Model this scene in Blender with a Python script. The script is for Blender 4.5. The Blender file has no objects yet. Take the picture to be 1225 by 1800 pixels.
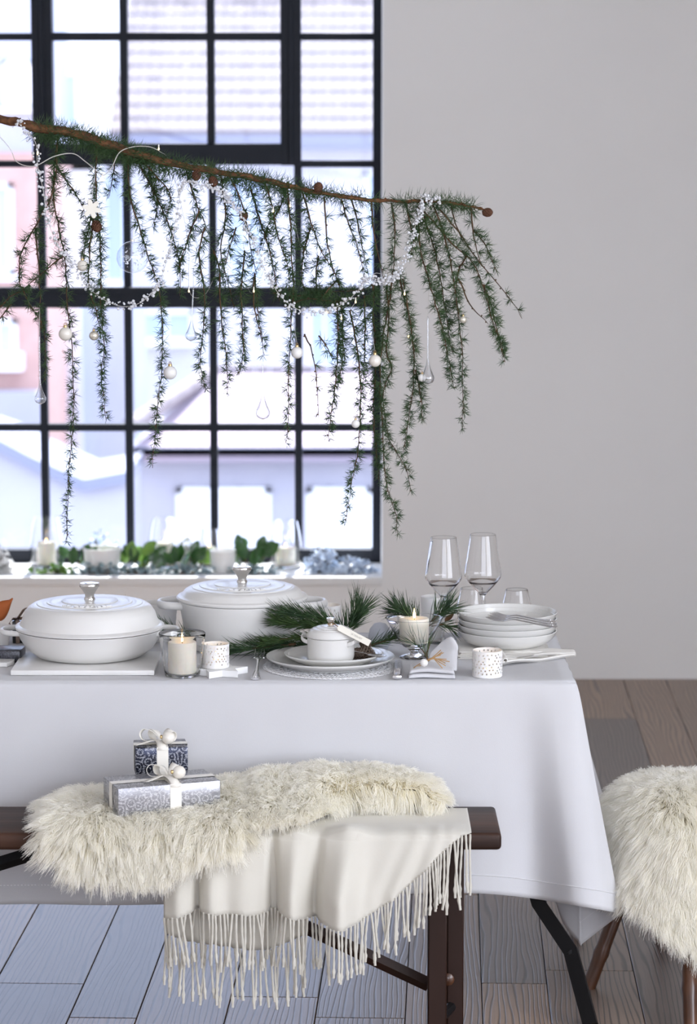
import bpy, bmesh, math, random
import numpy as np
from mathutils import Vector, Matrix, Euler

random.seed(7)
RNG = np.random.default_rng(11)
PI = math.pi
S = bpy.context.scene
COL = S.collection

# ------------------------------------------------------------------ camera
F = 4800.0                      # focal length in pixels of the 1225 x 1800 frame
TILT = math.radians(7.36)
H = 1.89
cam_d = bpy.data.cameras.new('camera')
cam = bpy.data.objects.new('camera', cam_d)
COL.objects.link(cam)
cam.location = (0, 0, H)
cam.rotation_euler = (PI / 2 - TILT, 0, 0)
cam_d.sensor_fit = 'HORIZONTAL'
cam_d.sensor_width = 24.0
cam_d.lens = 24.0 * F / 1225.0
cam_d.clip_start = 0.1
cam_d.clip_end = 500
cam_d.dof.use_dof = True
cam_d.dof.focus_distance = 6.02
cam_d.dof.aperture_fstop = 4.6
S.camera = cam

# ------------------------------------------------------------------ view, world, sun, area lights
S.view_settings.view_transform = 'Standard'
S.view_settings.look = 'None'
S.view_settings.exposure = 0.50
S.view_settings.gamma = 1.0
S.view_settings.use_curve_mapping = False
try:
    S.cycles.max_bounces = 12
    S.cycles.diffuse_bounces = 7
    S.cycles.glossy_bounces = 4
    S.cycles.transmission_bounces = 10
    S.cycles.transparent_max_bounces = 24
    S.cycles.sample_clamp_indirect = 6.0
    S.cycles.caustics_reflective = False
except Exception:
    pass

world = bpy.data.worlds.new('world')
S.world = world
world.use_nodes = True
bg = world.node_tree.nodes['Background']
bg.inputs['Color'].default_value = (0.65, 0.74, 1.0, 1)
bg.inputs['Strength'].default_value = 2.7

def lamp(name, kind, loc, rot, energy, color, size=None, size_y=None, angle=None):
    d = bpy.data.lights.new(name, kind)
    d.energy = energy
    d.color = color
    if kind == 'AREA':
        d.shape = 'RECTANGLE'
        d.size = size
        d.size_y = size_y
    if angle is not None:
        d.angle = angle
    o = bpy.data.objects.new(name, d)
    COL.objects.link(o)
    o.location = loc
    o.rotation_euler = rot
    return o

# high sun beyond the back window (towards +Y)
sun_dir = Vector((0.04, 0.57, 0.82))
lamp('sun', 'SUN', (0, 30, 30), sun_dir.to_track_quat('Z', 'Y').to_euler(), 10.5, (1.0, 0.98, 0.96), angle=0.02)
lp = lamp('window_portal', 'AREA', (-1.1, 10.5, 1.65), (-PI / 2, 0, 0), 1, (1, 1, 1), 2.7, 2.8)
lp.data.cycles.is_portal = True
# fill lights added at unseen window openings in the side and rear walls
lamp('added_side_fill', 'AREA', (3.36, 1.9, 1.85), (0, PI / 2, 0), 150, (0.95, 0.97, 1.0), 2.5, 4.6)
lamp('added_rear_fill', 'AREA', (0.9, -3.1, 2.0), (PI / 2, 0, 0), 75, (1.0, 0.99, 0.97), 5.0, 2.3)

# ------------------------------------------------------------------ pixel -> world helpers
CT, ST = math.cos(TILT), math.sin(TILT)
def ray(px, py):
    a = (px - 612.5) / F
    b = (py - 900.0) / F
    return (a, CT - b * ST, -ST - b * CT)
def P(px, py, Y=None, z=None):
    r = ray(px, py)
    k = Y / r[1] if Y is not None else (z - H) / r[2]
    return Vector((r[0] * k, r[1] * k, H + r[2] * k))
def pxm(Y, z=0.75):            # pixels per metre at that depth
    return F / (Y * CT + (H - z) * ST)

# ------------------------------------------------------------------ mesh helpers
class G:
    def __init__(s):
        s.v = []
        s.f = []
    def add(s, v, f, M=None):
        b = len(s.v)
        if M is not None:
            v = [M @ Vector(p) for p in v]
        s.v.extend([tuple(p) for p in v])
        s.f.extend([tuple(i + b for i in q) for q in f])
        return s
    def box(s, x0, x1, y0, y1, z0, z1, M=None):
        v = [(x0, y0, z0), (x1, y0, z0), (x1, y1, z0), (x0, y1, z0), (x0, y0, z1), (x1, y0, z1), (x1, y1, z1), (x0, y1, z1)]
        f = [(0, 3, 2, 1), (4, 5, 6, 7), (0, 1, 5, 4), (1, 2, 6, 5), (2, 3, 7, 6), (3, 0, 4, 7)]
        return s.add(v, f, M)
    def rbox(s, x0, x1, y0, y1, z0, z1, r=0.004, seg=2, M=None):
        bm = bmesh.new()
        bmesh.ops.create_cube(bm, size=1)
        for q in bm.verts:
            q.co = Vector(((x0 + x1) / 2 + q.co.x * (x1 - x0), (y0 + y1) / 2 + q.co.y * (y1 - y0), (z0 + z1) / 2 + q.co.z * (z1 - z0)))
        bmesh.ops.bevel(bm, geom=bm.edges[:], offset=r, segments=seg, affect='EDGES', profile=0.5)
        bm.verts.index_update()
        v = [q.co.copy() for q in bm.verts]
        f = [[q.index for q in fc.verts] for fc in bm.faces]
        bm.free()
        return s.add(v, f, M)
    def lathe(s, prof, n=48, M=None, sx=1.0, sy=1.0, closed=False):
        v = []
        f = []
        rows = []
        for r, z in prof:
            if r < 1e-6:
                rows.append([len(v)])
                v.append((0, 0, z))
            else:
                rows.append(list(range(len(v), len(v) + n)))
                for i in range(n):
                    a = 2 * PI * i / n
                    v.append((r * sx * math.cos(a), r * sy * math.sin(a), z))
        seq = list(range(len(rows) - 1)) + ([len(rows) - 1] if closed else [])
        for k in seq:
            A, B = rows[k], rows[(k + 1) % len(rows)]
            if len(A) == 1 and len(B) == 1:
                continue
            for i in range(n):
                j = (i + 1) % n
                if len(A) == 1:
                    f.append((A[0], B[j], B[i]))
                elif len(B) == 1:
                    f.append((A[i], A[j], B[0]))
                else:
                    f.append((A[i], A[j], B[j], B[i]))
        return s.add(v, f, M)
    def tube(s, pts, rad, n=8, caps=True, flat=None, M=None):
        pts = [Vector(p) for p in pts]
        if not hasattr(rad, '__len__'):
            rad = [rad] * len(pts)
        v = []
        f = []
        up = Vector((0, 0, 1))
        t0 = (pts[1] - pts[0]).normalized()
        if abs(t0.dot(up)) > 0.95:
            up = Vector((0, 1, 0))
        nrm = (up - t0 * up.dot(t0)).normalized()
        for i, p in enumerate(pts):
            a = pts[max(i - 1, 0)]
            b = pts[min(i + 1, len(pts) - 1)]
            t = (b - a)
            t = t.normalized() if t.length > 1e-9 else t0
            nrm = (nrm - t * nrm.dot(t))
            nrm = nrm.normalized() if nrm.length > 1e-6 else t.orthogonal().normalized()
            bn = t.cross(nrm)
            for k in range(n):
                an = 2 * PI * k / n
                ca, sa = math.cos(an), math.sin(an)
                if flat:
                    sa *= flat
                v.append(p + (nrm * ca + bn * sa) * rad[i])
        for i in range(len(pts) - 1):
            for k in range(n):
                j = (k + 1) % n
                f.append((i * n + k, i * n + j, (i + 1) * n + j, (i + 1) * n + k))
        if caps:
            f.append(tuple(range(n - 1, -1, -1)))
            f.append(tuple((len(pts) - 1) * n + k for k in range(n)))
        return s.add(v, f, M)
    def ball(s, c, r, n=16, m=10, sx=1, sy=1, sz=1):
        prof = [(r * math.sin(PI * i / m), -r * math.cos(PI * i / m)) for i in range(m + 1)]
        prof[0] = (0, -r)
        prof[-1] = (0, r)
        return s.lathe([(a * sx, b * sz) for a, b in prof], n, Matrix.Translation(c))
    def grid(s, rows, M=None, wrap=False):
        """rows: list of equally long lists of points"""
        n = len(rows[0])
        v = [p for r in rows for p in r]
        f = []
        for i in range(len(rows) - 1):
            for k in range(n if wrap else n - 1):
                j = (k + 1) % n
                f.append((i * n + k, i * n + j, (i + 1) * n + j, (i + 1) * n + k))
        return s.add(v, f, M)
    def prism(s, poly, z0, z1, M=None):
        n = len(poly)
        v = [(p[0], p[1], z0) for p in poly] + [(p[0], p[1], z1) for p in poly]
        f = [tuple(range(n - 1, -1, -1)), tuple(range(n, 2 * n))] + [(i, (i + 1) % n, n + (i + 1) % n, n + i) for i in range(n)]
        return s.add(v, f, M)
    def mesh(s, name, smooth=True, sharp=40):
        me = bpy.data.meshes.new(name)
        me.from_pydata(s.v, [], s.f)
        me.validate()
        if smooth:
            me.polygons.foreach_set('use_smooth', [True] * len(me.polygons))
            if sharp is not None:
                me.set_sharp_from_angle(angle=math.radians(sharp))
        me.update()
        return me
    def obj(s, name, m, parent=None, smooth=True, sharp=40, off=None):
        if off is not None:
            ox, oy, oz = off
            s.v = [(a - ox, b - oy, c - oz) for a, b, c in s.v]
        return link(name, s.mesh(name, smooth, sharp), m, parent)

def link(name, me, m=None, parent=None):
    if m is not None and len(me.materials) == 0:
        me.materials.append(m)
    o = bpy.data.objects.new(name, me)
    COL.objects.link(o)
    if parent is not None:
        o.parent = parent
    return o
def npmesh(name, verts, faces, smooth=False):
    """verts (n,3), faces (m,3) or (m,4) numpy"""
    me = bpy.data.meshes.new(name)
    k = faces.shape[1]
    me.vertices.add(len(verts))
    me.vertices.foreach_set('co', verts.astype(np.float32).ravel())
    me.loops.add(faces.size)
    me.loops.foreach_set('vertex_index', faces.astype(np.int32).ravel())
    me.polygons.add(len(faces))
    me.polygons.foreach_set('loop_start', np.arange(0, faces.size, k, dtype=np.int32))
    if smooth:
        me.polygons.foreach_set('use_smooth', np.ones(len(faces), dtype=bool))
    me.update(calc_edges=True)
    return me
def tag(o, label=None, cat=None, group=None, kind=None):
    if label:
        o['label'] = label
    if cat:
        o['category'] = cat
    if group:
        o['group'] = group
    if kind:
        o['kind'] = kind
    return o
def thing(name, label, cat, loc=(0, 0, 0), rz=0.0, group=None, kind=None):
    o = bpy.data.objects.new(name, None)
    o.empty_display_size = 0.05
    COL.objects.link(o)
    o.location = loc
    o.rotation_euler = (0, 0, rz)
    return tag(o, label, cat, group, kind)
def copy_tree(o, parent=None, label=None):
    c = o.copy()
    COL.objects.link(c)
    c.parent = parent
    for ch in list(o.children):
        copy_tree(ch, c)
    if label:
        c['label'] = label
    return c
def crom(pts, n):
    """Catmull-Rom through pts (any dimension), n samples"""
    p = np.array([tuple(q) for q in pts], dtype=float)
    p = np.vstack([2 * p[0] - p[1], p, 2 * p[-1] - p[-2]])
    m = len(p) - 3
    out = []
    for t in np.linspace(0, m - 1e-9, n):
        i = int(t)
        u = t - i
        a, b, c, d = p[i], p[i + 1], p[i + 2], p[i + 3]
        out.append(0.5 * ((2 * b) + (-a + c) * u + (2 * a - 5 * b + 4 * c - d) * u * u + (-a + 3 * b - 3 * c + d) * u ** 3))
    return np.array(out)
def interp(x, xs, ys):
    return float(np.interp(x, xs, ys))
def M4(loc=(0, 0, 0), rot=(0, 0, 0), sc=(1, 1, 1)):
    return Matrix.LocRotScale(Vector(loc), Euler(rot), Vector(sc))
def smooth_noise(n, k, seed):
    """1-d smooth noise of n samples with k control values"""
    r = np.random.default_rng(seed)
    return np.interp(np.linspace(0, k - 1, n), np.arange(k), r.uniform(-1, 1, k))

# ------------------------------------------------------------------ materials
def mat(name, col, rough=0.5, metal=0.0, spec=0.5, noise=None, bump=None, trans=0.0, ior=1.45, emit=None, sss=0.0, coat=0.0, sheen=0.0, aniso=None):
    m = bpy.data.materials.new(name)
    m.use_nodes = True
    nt = m.node_tree
    b = nt.nodes['Principled BSDF']
    b.inputs['Base Color'].default_value = (*col, 1)
    b.inputs['Roughness'].default_value = rough
    b.inputs['Metallic'].default_value = metal
    b.inputs['Specular IOR Level'].default_value = spec
    b.inputs['IOR'].default_value = ior
    b.inputs['Transmission Weight'].default_value = trans
    b.inputs['Coat Weight'].default_value = coat
    b.inputs['Coat Roughness'].default_value = 0.08
    b.inputs['Sheen Weight'].default_value = sheen
    if sss:
        b.inputs['Subsurface Weight'].default_value = sss
        b.inputs['Subsurface Radius'].default_value = (0.02, 0.015, 0.01)
    if emit:
        b.inputs['Emission Color'].default_value = (*emit[0], 1)
        b.inputs['Emission Strength'].default_value = emit[1]
    tc = nt.nodes.new('ShaderNodeTexCoord')
    if noise:            # (scale, colour2, lo, hi[, stretch])
        mp = nt.nodes.new('ShaderNodeMapping')
        if len(noise) > 4:
            mp.inputs['Scale'].default_value = noise[4]
        nt.links.new(tc.outputs['Object'], mp.inputs['Vector'])
        n = nt.nodes.new('ShaderNodeTexNoise')
        n.inputs['Scale'].default_value = noise[0]
        n.inputs['Detail'].default_value = 4
        nt.links.new(mp.outputs['Vector'], n.inputs['Vector'])
        r = nt.nodes.new('ShaderNodeMapRange')
        r.inputs['From Min'].default_value = noise[2]
        r.inputs['From Max'].default_value = noise[3]
        nt.links.new(n.outputs['Fac'], r.inputs['Value'])
        x = nt.nodes.new('ShaderNodeMix')
        x.data_type = 'RGBA'
        x.inputs[6].default_value = (*col, 1)
        x.inputs[7].default_value = (*noise[1], 1)
        nt.links.new(r.outputs['Result'], x.inputs[0])
        nt.links.new(x.outputs[2], b.inputs['Base Color'])
    if bump:             # (scale, strength, distance[, stretch])
        mp = nt.nodes.new('ShaderNodeMapping')
        if len(bump) > 3:
            mp.inputs['Scale'].default_value = bump[3]
        nt.links.new(tc.outputs['Object'], mp.inputs['Vector'])
        n = nt.nodes.new('ShaderNodeTexNoise')
        n.inputs['Scale'].default_value = bump[0]
        n.inputs['Detail'].default_value = 5
        nt.links.new(mp.outputs['Vector'], n.inputs['Vector'])
        bp = nt.nodes.new('ShaderNodeBump')
        bp.inputs['Strength'].default_value = bump[1]
        bp.inputs['Distance'].default_value = bump[2]
        nt.links.new(n.outputs['Fac'], bp.inputs['Height'])
        nt.links.new(bp.outputs['Normal'], b.inputs['Normal'])
    return m
def thin_glass(name, tint=(1, 1, 1), edge=0.6, base=0.04, power=5.0):
    """thin clear glass: transparent, reflecting more at grazing angles"""
    m = bpy.data.materials.new(name)
    m.use_nodes = True
    nt = m.node_tree
    for n in list(nt.nodes):
        nt.nodes.remove(n)
    out = nt.nodes.new('ShaderNodeOutputMaterial')
    tr = nt.nodes.new('ShaderNodeBsdfTransparent')
    tr.inputs['Color'].default_value = (*tint, 1)
    gl = nt.nodes.new('ShaderNodeBsdfGlossy')
    gl.inputs['Roughness'].default_value = 0.02
    gl.inputs['Color'].default_value = (0.95, 0.97, 1, 1)
    lw = nt.nodes.new('ShaderNodeLayerWeight')
    lw.inputs['Blend'].default_value = 0.5
    pw = nt.nodes.new('ShaderNodeMath')
    pw.operation = 'POWER'
    pw.inputs[1].default_value = power
    nt.links.new(lw.outputs['Facing'], pw.inputs[0])
    ma = nt.nodes.new('ShaderNodeMath')
    ma.operation = 'MULTIPLY_ADD'
    ma.inputs[1].default_value = edge
    ma.inputs[2].default_value = base
    nt.links.new(pw.outputs[0], ma.inputs[0])
    mx = nt.nodes.new('ShaderNodeMixShader')
    nt.links.new(ma.outputs[0], mx.inputs[0])
    nt.links.new(tr.outputs[0], mx.inputs[1])
    nt.links.new(gl.outputs[0], mx.inputs[2])
    nt.links.new(mx.outputs[0], out.inputs[0])
    return m

def wood_floor(name):
    m = bpy.data.materials.new(name)
    m.use_nodes = True
    nt = m.node_tree
    L = nt.links.new
    N = nt.nodes.new
    b = nt.nodes['Principled BSDF']
    tc = N('ShaderNodeTexCoord')
    oi = N('ShaderNodeObjectInfo')
    off = N('ShaderNodeVectorMath')
    off.operation = 'MULTIPLY_ADD'
    cb = N('ShaderNodeCombineXYZ')
    for i in range(3):
        L(oi.outputs['Random'], cb.inputs[i])
    off.inputs[1].default_value = (7.3, 31.0, 5.1)
    L(cb.outputs[0], off.inputs[0])
    L(tc.outputs['Object'], off.inputs[2])
    mp = N('ShaderNodeMapping')
    mp.inputs['Scale'].default_value = (1, 0.11, 1)
    L(off.outputs[0], mp.inputs['Vector'])
    wv = N('ShaderNodeTexWave')
    wv.wave_type = 'BANDS'
    wv.bands_direction = 'X'
    wv.inputs['Scale'].default_value = 24.0
    wv.inputs['Distortion'].default_value = 17.0
    wv.inputs['Detail'].default_value = 3.0
    wv.inputs['Detail Scale'].default_value = 0.55
    wv.inputs['Detail Roughness'].default_value = 0.35
    L(mp.outputs['Vector'], wv.inputs['Vector'])
    fine = N('ShaderNodeTexNoise')
    mf = N('ShaderNodeMapping')
    mf.inputs['Scale'].default_value = (1, 0.03, 1)
    L(off.outputs[0], mf.inputs['Vector'])
    fine.inputs['Scale'].default_value = 260
    fine.inputs['Detail'].default_value = 3
    L(mf.outputs['Vector'], fine.inputs['Vector'])
    ramp = N('ShaderNodeValToRGB')
    e = ramp.color_ramp.elements
    e[0].position = 0.0
    e[0].color = (0.0, 0.0, 0.0, 1)
    e[1].position = 0.32
    e[1].color = (1, 1, 1, 1)
    L(wv.outputs['Fac'], ramp.inputs[0])
    # plank tone
    tone = N('ShaderNodeValToRGB')
    t = tone.color_ramp.elements
    t[0].color = (0.125, 0.094, 0.080, 1)
    t[1].color = (0.300, 0.185, 0.108, 1)
    t.new(0.45).color = (0.195, 0.136, 0.100, 1)
    L(oi.outputs['Random'], tone.inputs[0])
    dark = N('ShaderNodeMix')
    dark.data_type = 'RGBA'
    dark.blend_type = 'MULTIPLY'
    L(ramp.outputs[0], dark.inputs[7])
    dark.inputs[0].default_value = 0.75
    L(tone.outputs[0], dark.inputs[6])
    mf2 = N('ShaderNodeMix')
    mf2.data_type = 'RGBA'
    mf2.blend_type = 'MULTIPLY'
    mf2.inputs[0].default_value = 0.45
    L(dark.outputs[2], mf2.inputs[6])
    L(fine.outputs['Fac'], mf2.inputs[7])
    gain = N('ShaderNodeMix')
    gain.data_type = 'RGBA'
    gain.blend_type = 'MULTIPLY'
    gain.inputs[0].default_value = 1
    gain.inputs[7].default_value = (1.3, 1.3, 1.3, 1)
    L(mf2.outputs[2], gain.inputs[6])
    L(gain.outputs[2], b.inputs['Base Color'])
    hgt = N('ShaderNodeMath')
    hgt.operation = 'MULTIPLY_ADD'
    hgt.inputs[1].default_value = 0.35
    L(fine.outputs['Fac'], hgt.inputs[0])
    L(ramp.outputs[0], hgt.inputs[2])
    bp = N('ShaderNodeBump')
    bp.inputs['Strength'].default_value = 0.42
    bp.inputs['Distance'].default_value = 0.0008
    L(hgt.outputs[0], bp.inputs['Height'])
    L(bp.outputs['Normal'], b.inputs['Normal'])
    b.inputs['Roughness'].default_value = 0.42
    b.inputs['Specular IOR Level'].default_value = 0.6
    b.inputs['Coat Weight'].default_value = 0.34
    b.inputs['Coat Roughness'].default_value = 0.33
    L(bp.outputs['Normal'], b.inputs['Coat Normal'])
    return m

def dark_wood(name, c1, c2, rough=0.5):
    return mat(name, c1, rough, spec=.3, noise=(14, c2, 0.35, 0.65, (0.12, 1, 1)), bump=(60, 0.35, 0.002, (0.06, 1, 1)))

m_wall = mat('painted_plaster', (0.875, 0.868, 0.848), 0.85, noise=(1.2, (0.845, 0.838, 0.82), 0.3, 0.7), bump=(40, 0.1, 0.002))
m_white = mat('white_paint', (0.80, 0.80, 0.79), 0.6)
m_floor = wood_floor('brushed_oak')
m_slab = mat('dark_subfloor', (0.03, 0.025, 0.02), 0.9)
m_frame = mat('charcoal_steel', (0.010, 0.014, 0.022), 0.55, spec=0.3, noise=(8, (0.015, 0.018, 0.027), 0.3, 0.7))
m_pane = thin_glass('window_glass', (0.97, 0.985, 1.0), 0.5, 0.015)
m_glass = mat('clear_glass', (1, 1, 1), 0.0, trans=1.0, ior=1.42)
m_glass2 = mat('thick_glass', (1, 1, 1), 0.0, trans=1.0, ior=1.45)
m_linen = mat('white_linen', (0.59, 0.59, 0.605), 0.9, noise=(3, (0.555, 0.555, 0.575), 0.3, 0.7), bump=(380, 0.25, 0.0006), sheen=0.15)
m_linen2 = mat('ivory_linen', (0.76, 0.74, 0.70), 0.9, bump=(420, 0.3, 0.0006))
m_cream = mat('cream_cashmere', (0.61, 0.585, 0.52), 0.9, noise=(5, (0.57, 0.545, 0.48), 0.3, 0.7), bump=(250, 0.2, 0.0006), sheen=0.3)
m_enamel = mat('white_enamel', (0.74, 0.732, 0.71), 0.34, coat=0.25)
m_ceramic = mat('white_ceramic', (0.71, 0.705, 0.68), 0.22, coat=0.5)
m_porcelain = mat('bisque_porcelain', (0.82, 0.81, 0.79), 0.6, sss=0.15)
m_steel = mat('polished_steel', (0.72, 0.70, 0.67), 0.12, metal=1.0)
m_silver = mat('silver', (0.74, 0.73, 0.74), 0.27, metal=1.0)
m_marble = mat('white_marble', (0.74, 0.73, 0.71), 0.35, noise=(6, (0.64, 0.63, 0.61), 0.5, 0.75))
m_wax = mat('candle_wax', (0.88, 0.83, 0.72), 0.55, sss=0.5)
m_wick = mat('wick', (0.02, 0.015, 0.01), 0.9)
m_flame = mat('flame', (1, 0.7, 0.3), 0.5, emit=((1.0, 0.62, 0.22), 7.0))
m_pine = mat('pine_needles', (0.022, 0.052, 0.022), 0.45, noise=(30, (0.05, 0.10, 0.03), 0.35, 0.7))
m_pine2 = mat('fresh_pine_needles', (0.055, 0.10, 0.022), 0.45, noise=(30, (0.03, 0.07, 0.02), 0.35, 0.7))
m_larch = mat('larch_needles', (0.030, 0.072, 0.024), 0.5, noise=(18, (0.060, 0.115, 0.036), 0.35, 0.7))
m_bark = mat('larch_bark', (0.17, 0.075, 0.03), 0.85, noise=(70, (0.07, 0.03, 0.014), 0.4, 0.65), bump=(120, 0.8, 0.004))
m_twig = mat('twig_bark', (0.10, 0.055, 0.025), 0.85, noise=(60, (0.05, 0.03, 0.015), 0.4, 0.65))
m_cone = mat('pine_cone', (0.10, 0.07, 0.05), 0.7, noise=(60, (0.22, 0.18, 0.14), 0.45, 0.7))
m_cone2 = mat('larch_cone', (0.12, 0.05, 0.025), 0.8, noise=(60, (0.05, 0.02, 0.01), 0.4, 0.65))
m_bauble = mat('cream_bauble', (0.80, 0.76, 0.68), 0.28, coat=0.5)
m_bwhite = mat('white_bauble', (0.82, 0.81, 0.79), 0.35, coat=0.3)
m_pearl = mat('pearl_bauble', (0.72, 0.68, 0.58), 0.2, metal=0.5)
m_gold = mat('brass_cap', (0.62, 0.45, 0.22), 0.35, metal=1.0)
m_bead = mat('frosted_beads', (0.90, 0.91, 0.94), 0.15, trans=0.35, coat=0.6)
m_wire = mat('silver_wire', (0.72, 0.70, 0.66), 0.4, metal=0.4)
m_bulb = mat('fairy_bulb', (1, 0.85, 0.6), 0.3, emit=((1.0, 0.74, 0.38), 2.2))
m_walnut = dark_wood('dark_walnut', (0.070, 0.032, 0.019), (0.020, 0.009, 0.006))
m_walnut2 = mat('stained_leg_wood', (0.024, 0.0095, 0.006), 0.5, spec=.3, noise=(14, (0.02, 0.009, 0.006), 0.35, 0.65, (1, 1, 0.12)))
m_iron = mat('black_iron', (0.006, 0.0055, 0.006), 0.55, spec=.25)
m_bamboo = mat('brown_bamboo', (0.10, 0.038, 0.015), 0.3, noise=(22, (0.05, 0.018, 0.008), 0.4, 0.65, (1, 1, 0.2)), coat=0.4)
m_bamboo_dark = m_bamboo
m_ribbon = mat('satin_ribbon', (0.82, 0.79, 0.72), 0.3, sheen=0.2)
m_brown_ribbon = mat('brown_ribbon', (0.24, 0.17, 0.13), 0.5)
m_twine = mat('jute_twine', (0.42, 0.26, 0.12), 0.9)
m_orange = mat('terracotta_petal', (0.42, 0.11, 0.025), 0.7)
m_tag = mat('card_tag', (0.80, 0.77, 0.68), 0.7)
m_ink = mat('grey_ink', (0.30, 0.28, 0.25), 0.8)
m_hide = mat('sheep_hide', (0.80, 0.74, 0.60), 0.95)
m_lace = mat('white_lace', (0.82, 0.82, 0.83), 0.85)
m_tallow = mat('cream_tallow', (0.72, 0.66, 0.56), 0.6, sss=0.2)

def fur_material(name, c1, c2):
    m = bpy.data.materials.new(name)
    m.use_nodes = True
    nt = m.node_tree
    N, L = nt.nodes.new, nt.links.new
    b = nt.nodes['Principled BSDF']
    b.inputs['Roughness'].default_value = 0.55
    b.inputs['Specular IOR Level'].default_value = 0.3
    hi = N('ShaderNodeHairInfo')
    mx = N('ShaderNodeMix')
    mx.data_type = 'RGBA'
    mx.inputs[6].default_value = (*c1, 1)
    mx.inputs[7].default_value = (*c2, 1)
    L(hi.outputs['Intercept'], mx.inputs[0])
    L(mx.outputs[2], b.inputs['Base Color'])
    tr = N('ShaderNodeBsdfTranslucent')
    L(mx.outputs[2], tr.inputs['Color'])
    ms = N('ShaderNodeMixShader')
    ms.inputs[0].default_value = 0.5
    L(b.outputs[0], ms.inputs[1])
    L(tr.outputs[0], ms.inputs[2])
    L(ms.outputs[0], nt.nodes['Material Output'].inputs[0])
    return m
m_fur = fur_material('sheep_wool', (0.975, 0.94, 0.82), (0.985, 0.972, 0.925))
# ================================================================== ROOM
WY = 9.85                       # inner face of the window wall
SILL = P(300, 1015, Y=WY).z     # height of the window sill
WR = P(672, 700, Y=WY).x        # right edge of the opening
WTOP = 2.95
WL = -2.35
CEIL = 3.4
XL, XR, YR = -4.2, 3.4, -3.2

floor = G().box(XL - .3, XR + .3, YR - .3, WY + .5, -0.10, -0.022).obj('floor', m_slab, smooth=False)
tag(floor, kind='structure')
edges = [-0.795, -0.588, -0.437, -0.24, -0.041, 0.159, 0.331, 0.482, 0.689]
pat = [0.2, 0.155, 0.205, 0.175]
while edges[0] > -1.75:
    edges.insert(0, edges[0] - pat[len(edges) % 4])
k = 0
while edges[-1] < 2.1:
    edges.append(edges[-1] + pat[k % 4])
    k += 1
YAW = math.atan(182.5 / F)
fixed = {-0.795: 6.124, 0.482: 6.225, -0.24: 6.02, -0.437: 7.3}
Y0, Y1 = 4.3, WY + 0.02
for a, b in zip(edges[:-1], edges[1:]):
    key = min(fixed, key=lambda q: abs(q - a))
    joints = [Y0]
    if abs(key - a) < 1e-6:
        j = fixed[key]
        if j - Y0 > 0.5:
            joints.append(j)
        j += random.uniform(1.35, 1.9)
    else:
        j = Y0 + random.uniform(0.7, 2.0)
    while j < Y1 - 0.4:
        joints.append(j)
        j += random.uniform(1.3, 2.0)
    joints.append(Y1)
    for c, d in zip(joints[:-1], joints[1:]):
        w, l = b - a - 0.0022, d - c - 0.0022
        g = G().rbox(-w / 2, w / 2, -l / 2, l / 2, -0.02, 0.0, 0.0011, 1)
        o = g.obj('plank', m_floor, floor, smooth=False)
        yc = (c + d) / 2
        o.location = ((a + b) / 2 + (yc - 6.74) * math.tan(YAW), yc, random.uniform(-0.0006, 0))
        o.rotation_euler = (0, 0, -YAW)
# boards beyond the ones that show: one sheet of the same oak
for nm, bx in (('floor_board', (XL, edges[0] - .12, YR, WY)), ('floor_board', (edges[-1] + .14, XR, YR, WY)), ('floor_board', (edges[0] - .12, edges[-1] + .14, YR, Y0 - .02))):
    G().box(bx[0], bx[1], bx[2], bx[3], -0.02, -0.001).obj(nm, m_floor, floor, smooth=False)

g = G()
g.box(XL - .3, WL, WY, WY + .5, 0, CEIL)
g.box(WR, XR + .3, WY, WY + .5, 0, CEIL)
g.box(WL, WR, WY, WY + .5, 0, SILL)
g.box(WL, WR, WY, WY + .5, WTOP, CEIL)
tag(g.obj('wall_back', m_wall, smooth=False), kind='structure')
# side wall and rear wall, unseen window openings put in for the fill lights
g = G()
for y0, y1 in ((YR - .3, -0.4), (1.7, 2.1), (4.2, WY)):
    g.box(XR, XR + .3, y0, y1, 0, CEIL)
for y0, y1 in ((-0.4, 1.7), (2.1, 4.2)):
    g.box(XR, XR + .3, y0, y1, 0, 0.5)
    g.box(XR, XR + .3, y0, y1, 3.1, CEIL)
tag(g.obj('wall_right', m_wall, smooth=False), kind='structure')
g = G()
g.box(XL, -1.9, YR - .3, YR, 0, CEIL)
g.box(3.2, XR, YR - .3, YR, 0, CEIL)
g.box(-1.9, 3.2, YR - .3, YR, 0, 0.8)
g.box(-1.9, 3.2, YR - .3, YR, 3.2, CEIL)
tag(g.obj('wall_rear', m_wall, smooth=False), kind='structure')
tag(G().box(XL - .3, XL, YR - .3, WY, 0, CEIL).obj('wall_left', m_wall, smooth=False), kind='structure')
tag(G().box(XL - .3, XR + .3, YR - .3, WY + .5, CEIL, CEIL + .2).obj('ceiling', m_white, smooth=False), kind='structure')

# ---------------------------------------------------------------- steel window
FY0, FY1 = 10.22, 10.28
win = thing('window_1', None, None, (0, FY0, SILL), kind='structure')
WO = (0, FY0, SILL)
def wx(px, py=520):
    return P(px, py, Y=FY0).x
def wz(py, px=300):
    return P(px, py, Y=FY0).z
fr = G()
FXR = WR + 0.004
# outer frame: bottom rail, right stile, top rail, left stile
fr.rbox(WL, FXR, FY0 - .01, FY1, SILL, wz(966), 0.003, 1)
fr.rbox(wx(655), FXR - .001, FY0 - .012, FY1 - .001, SILL + .001, WTOP - .001, 0.003, 1)
fr.rbox(WL, FXR, FY0 - .01, FY1, WTOP - .05, WTOP, 0.003, 1)
fr.rbox(WL, WL + .05, FY0 - .01, FY1, SILL, WTOP, 0.003, 1)
fr.obj('window_frame', m_frame, win, off=WO)
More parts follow.
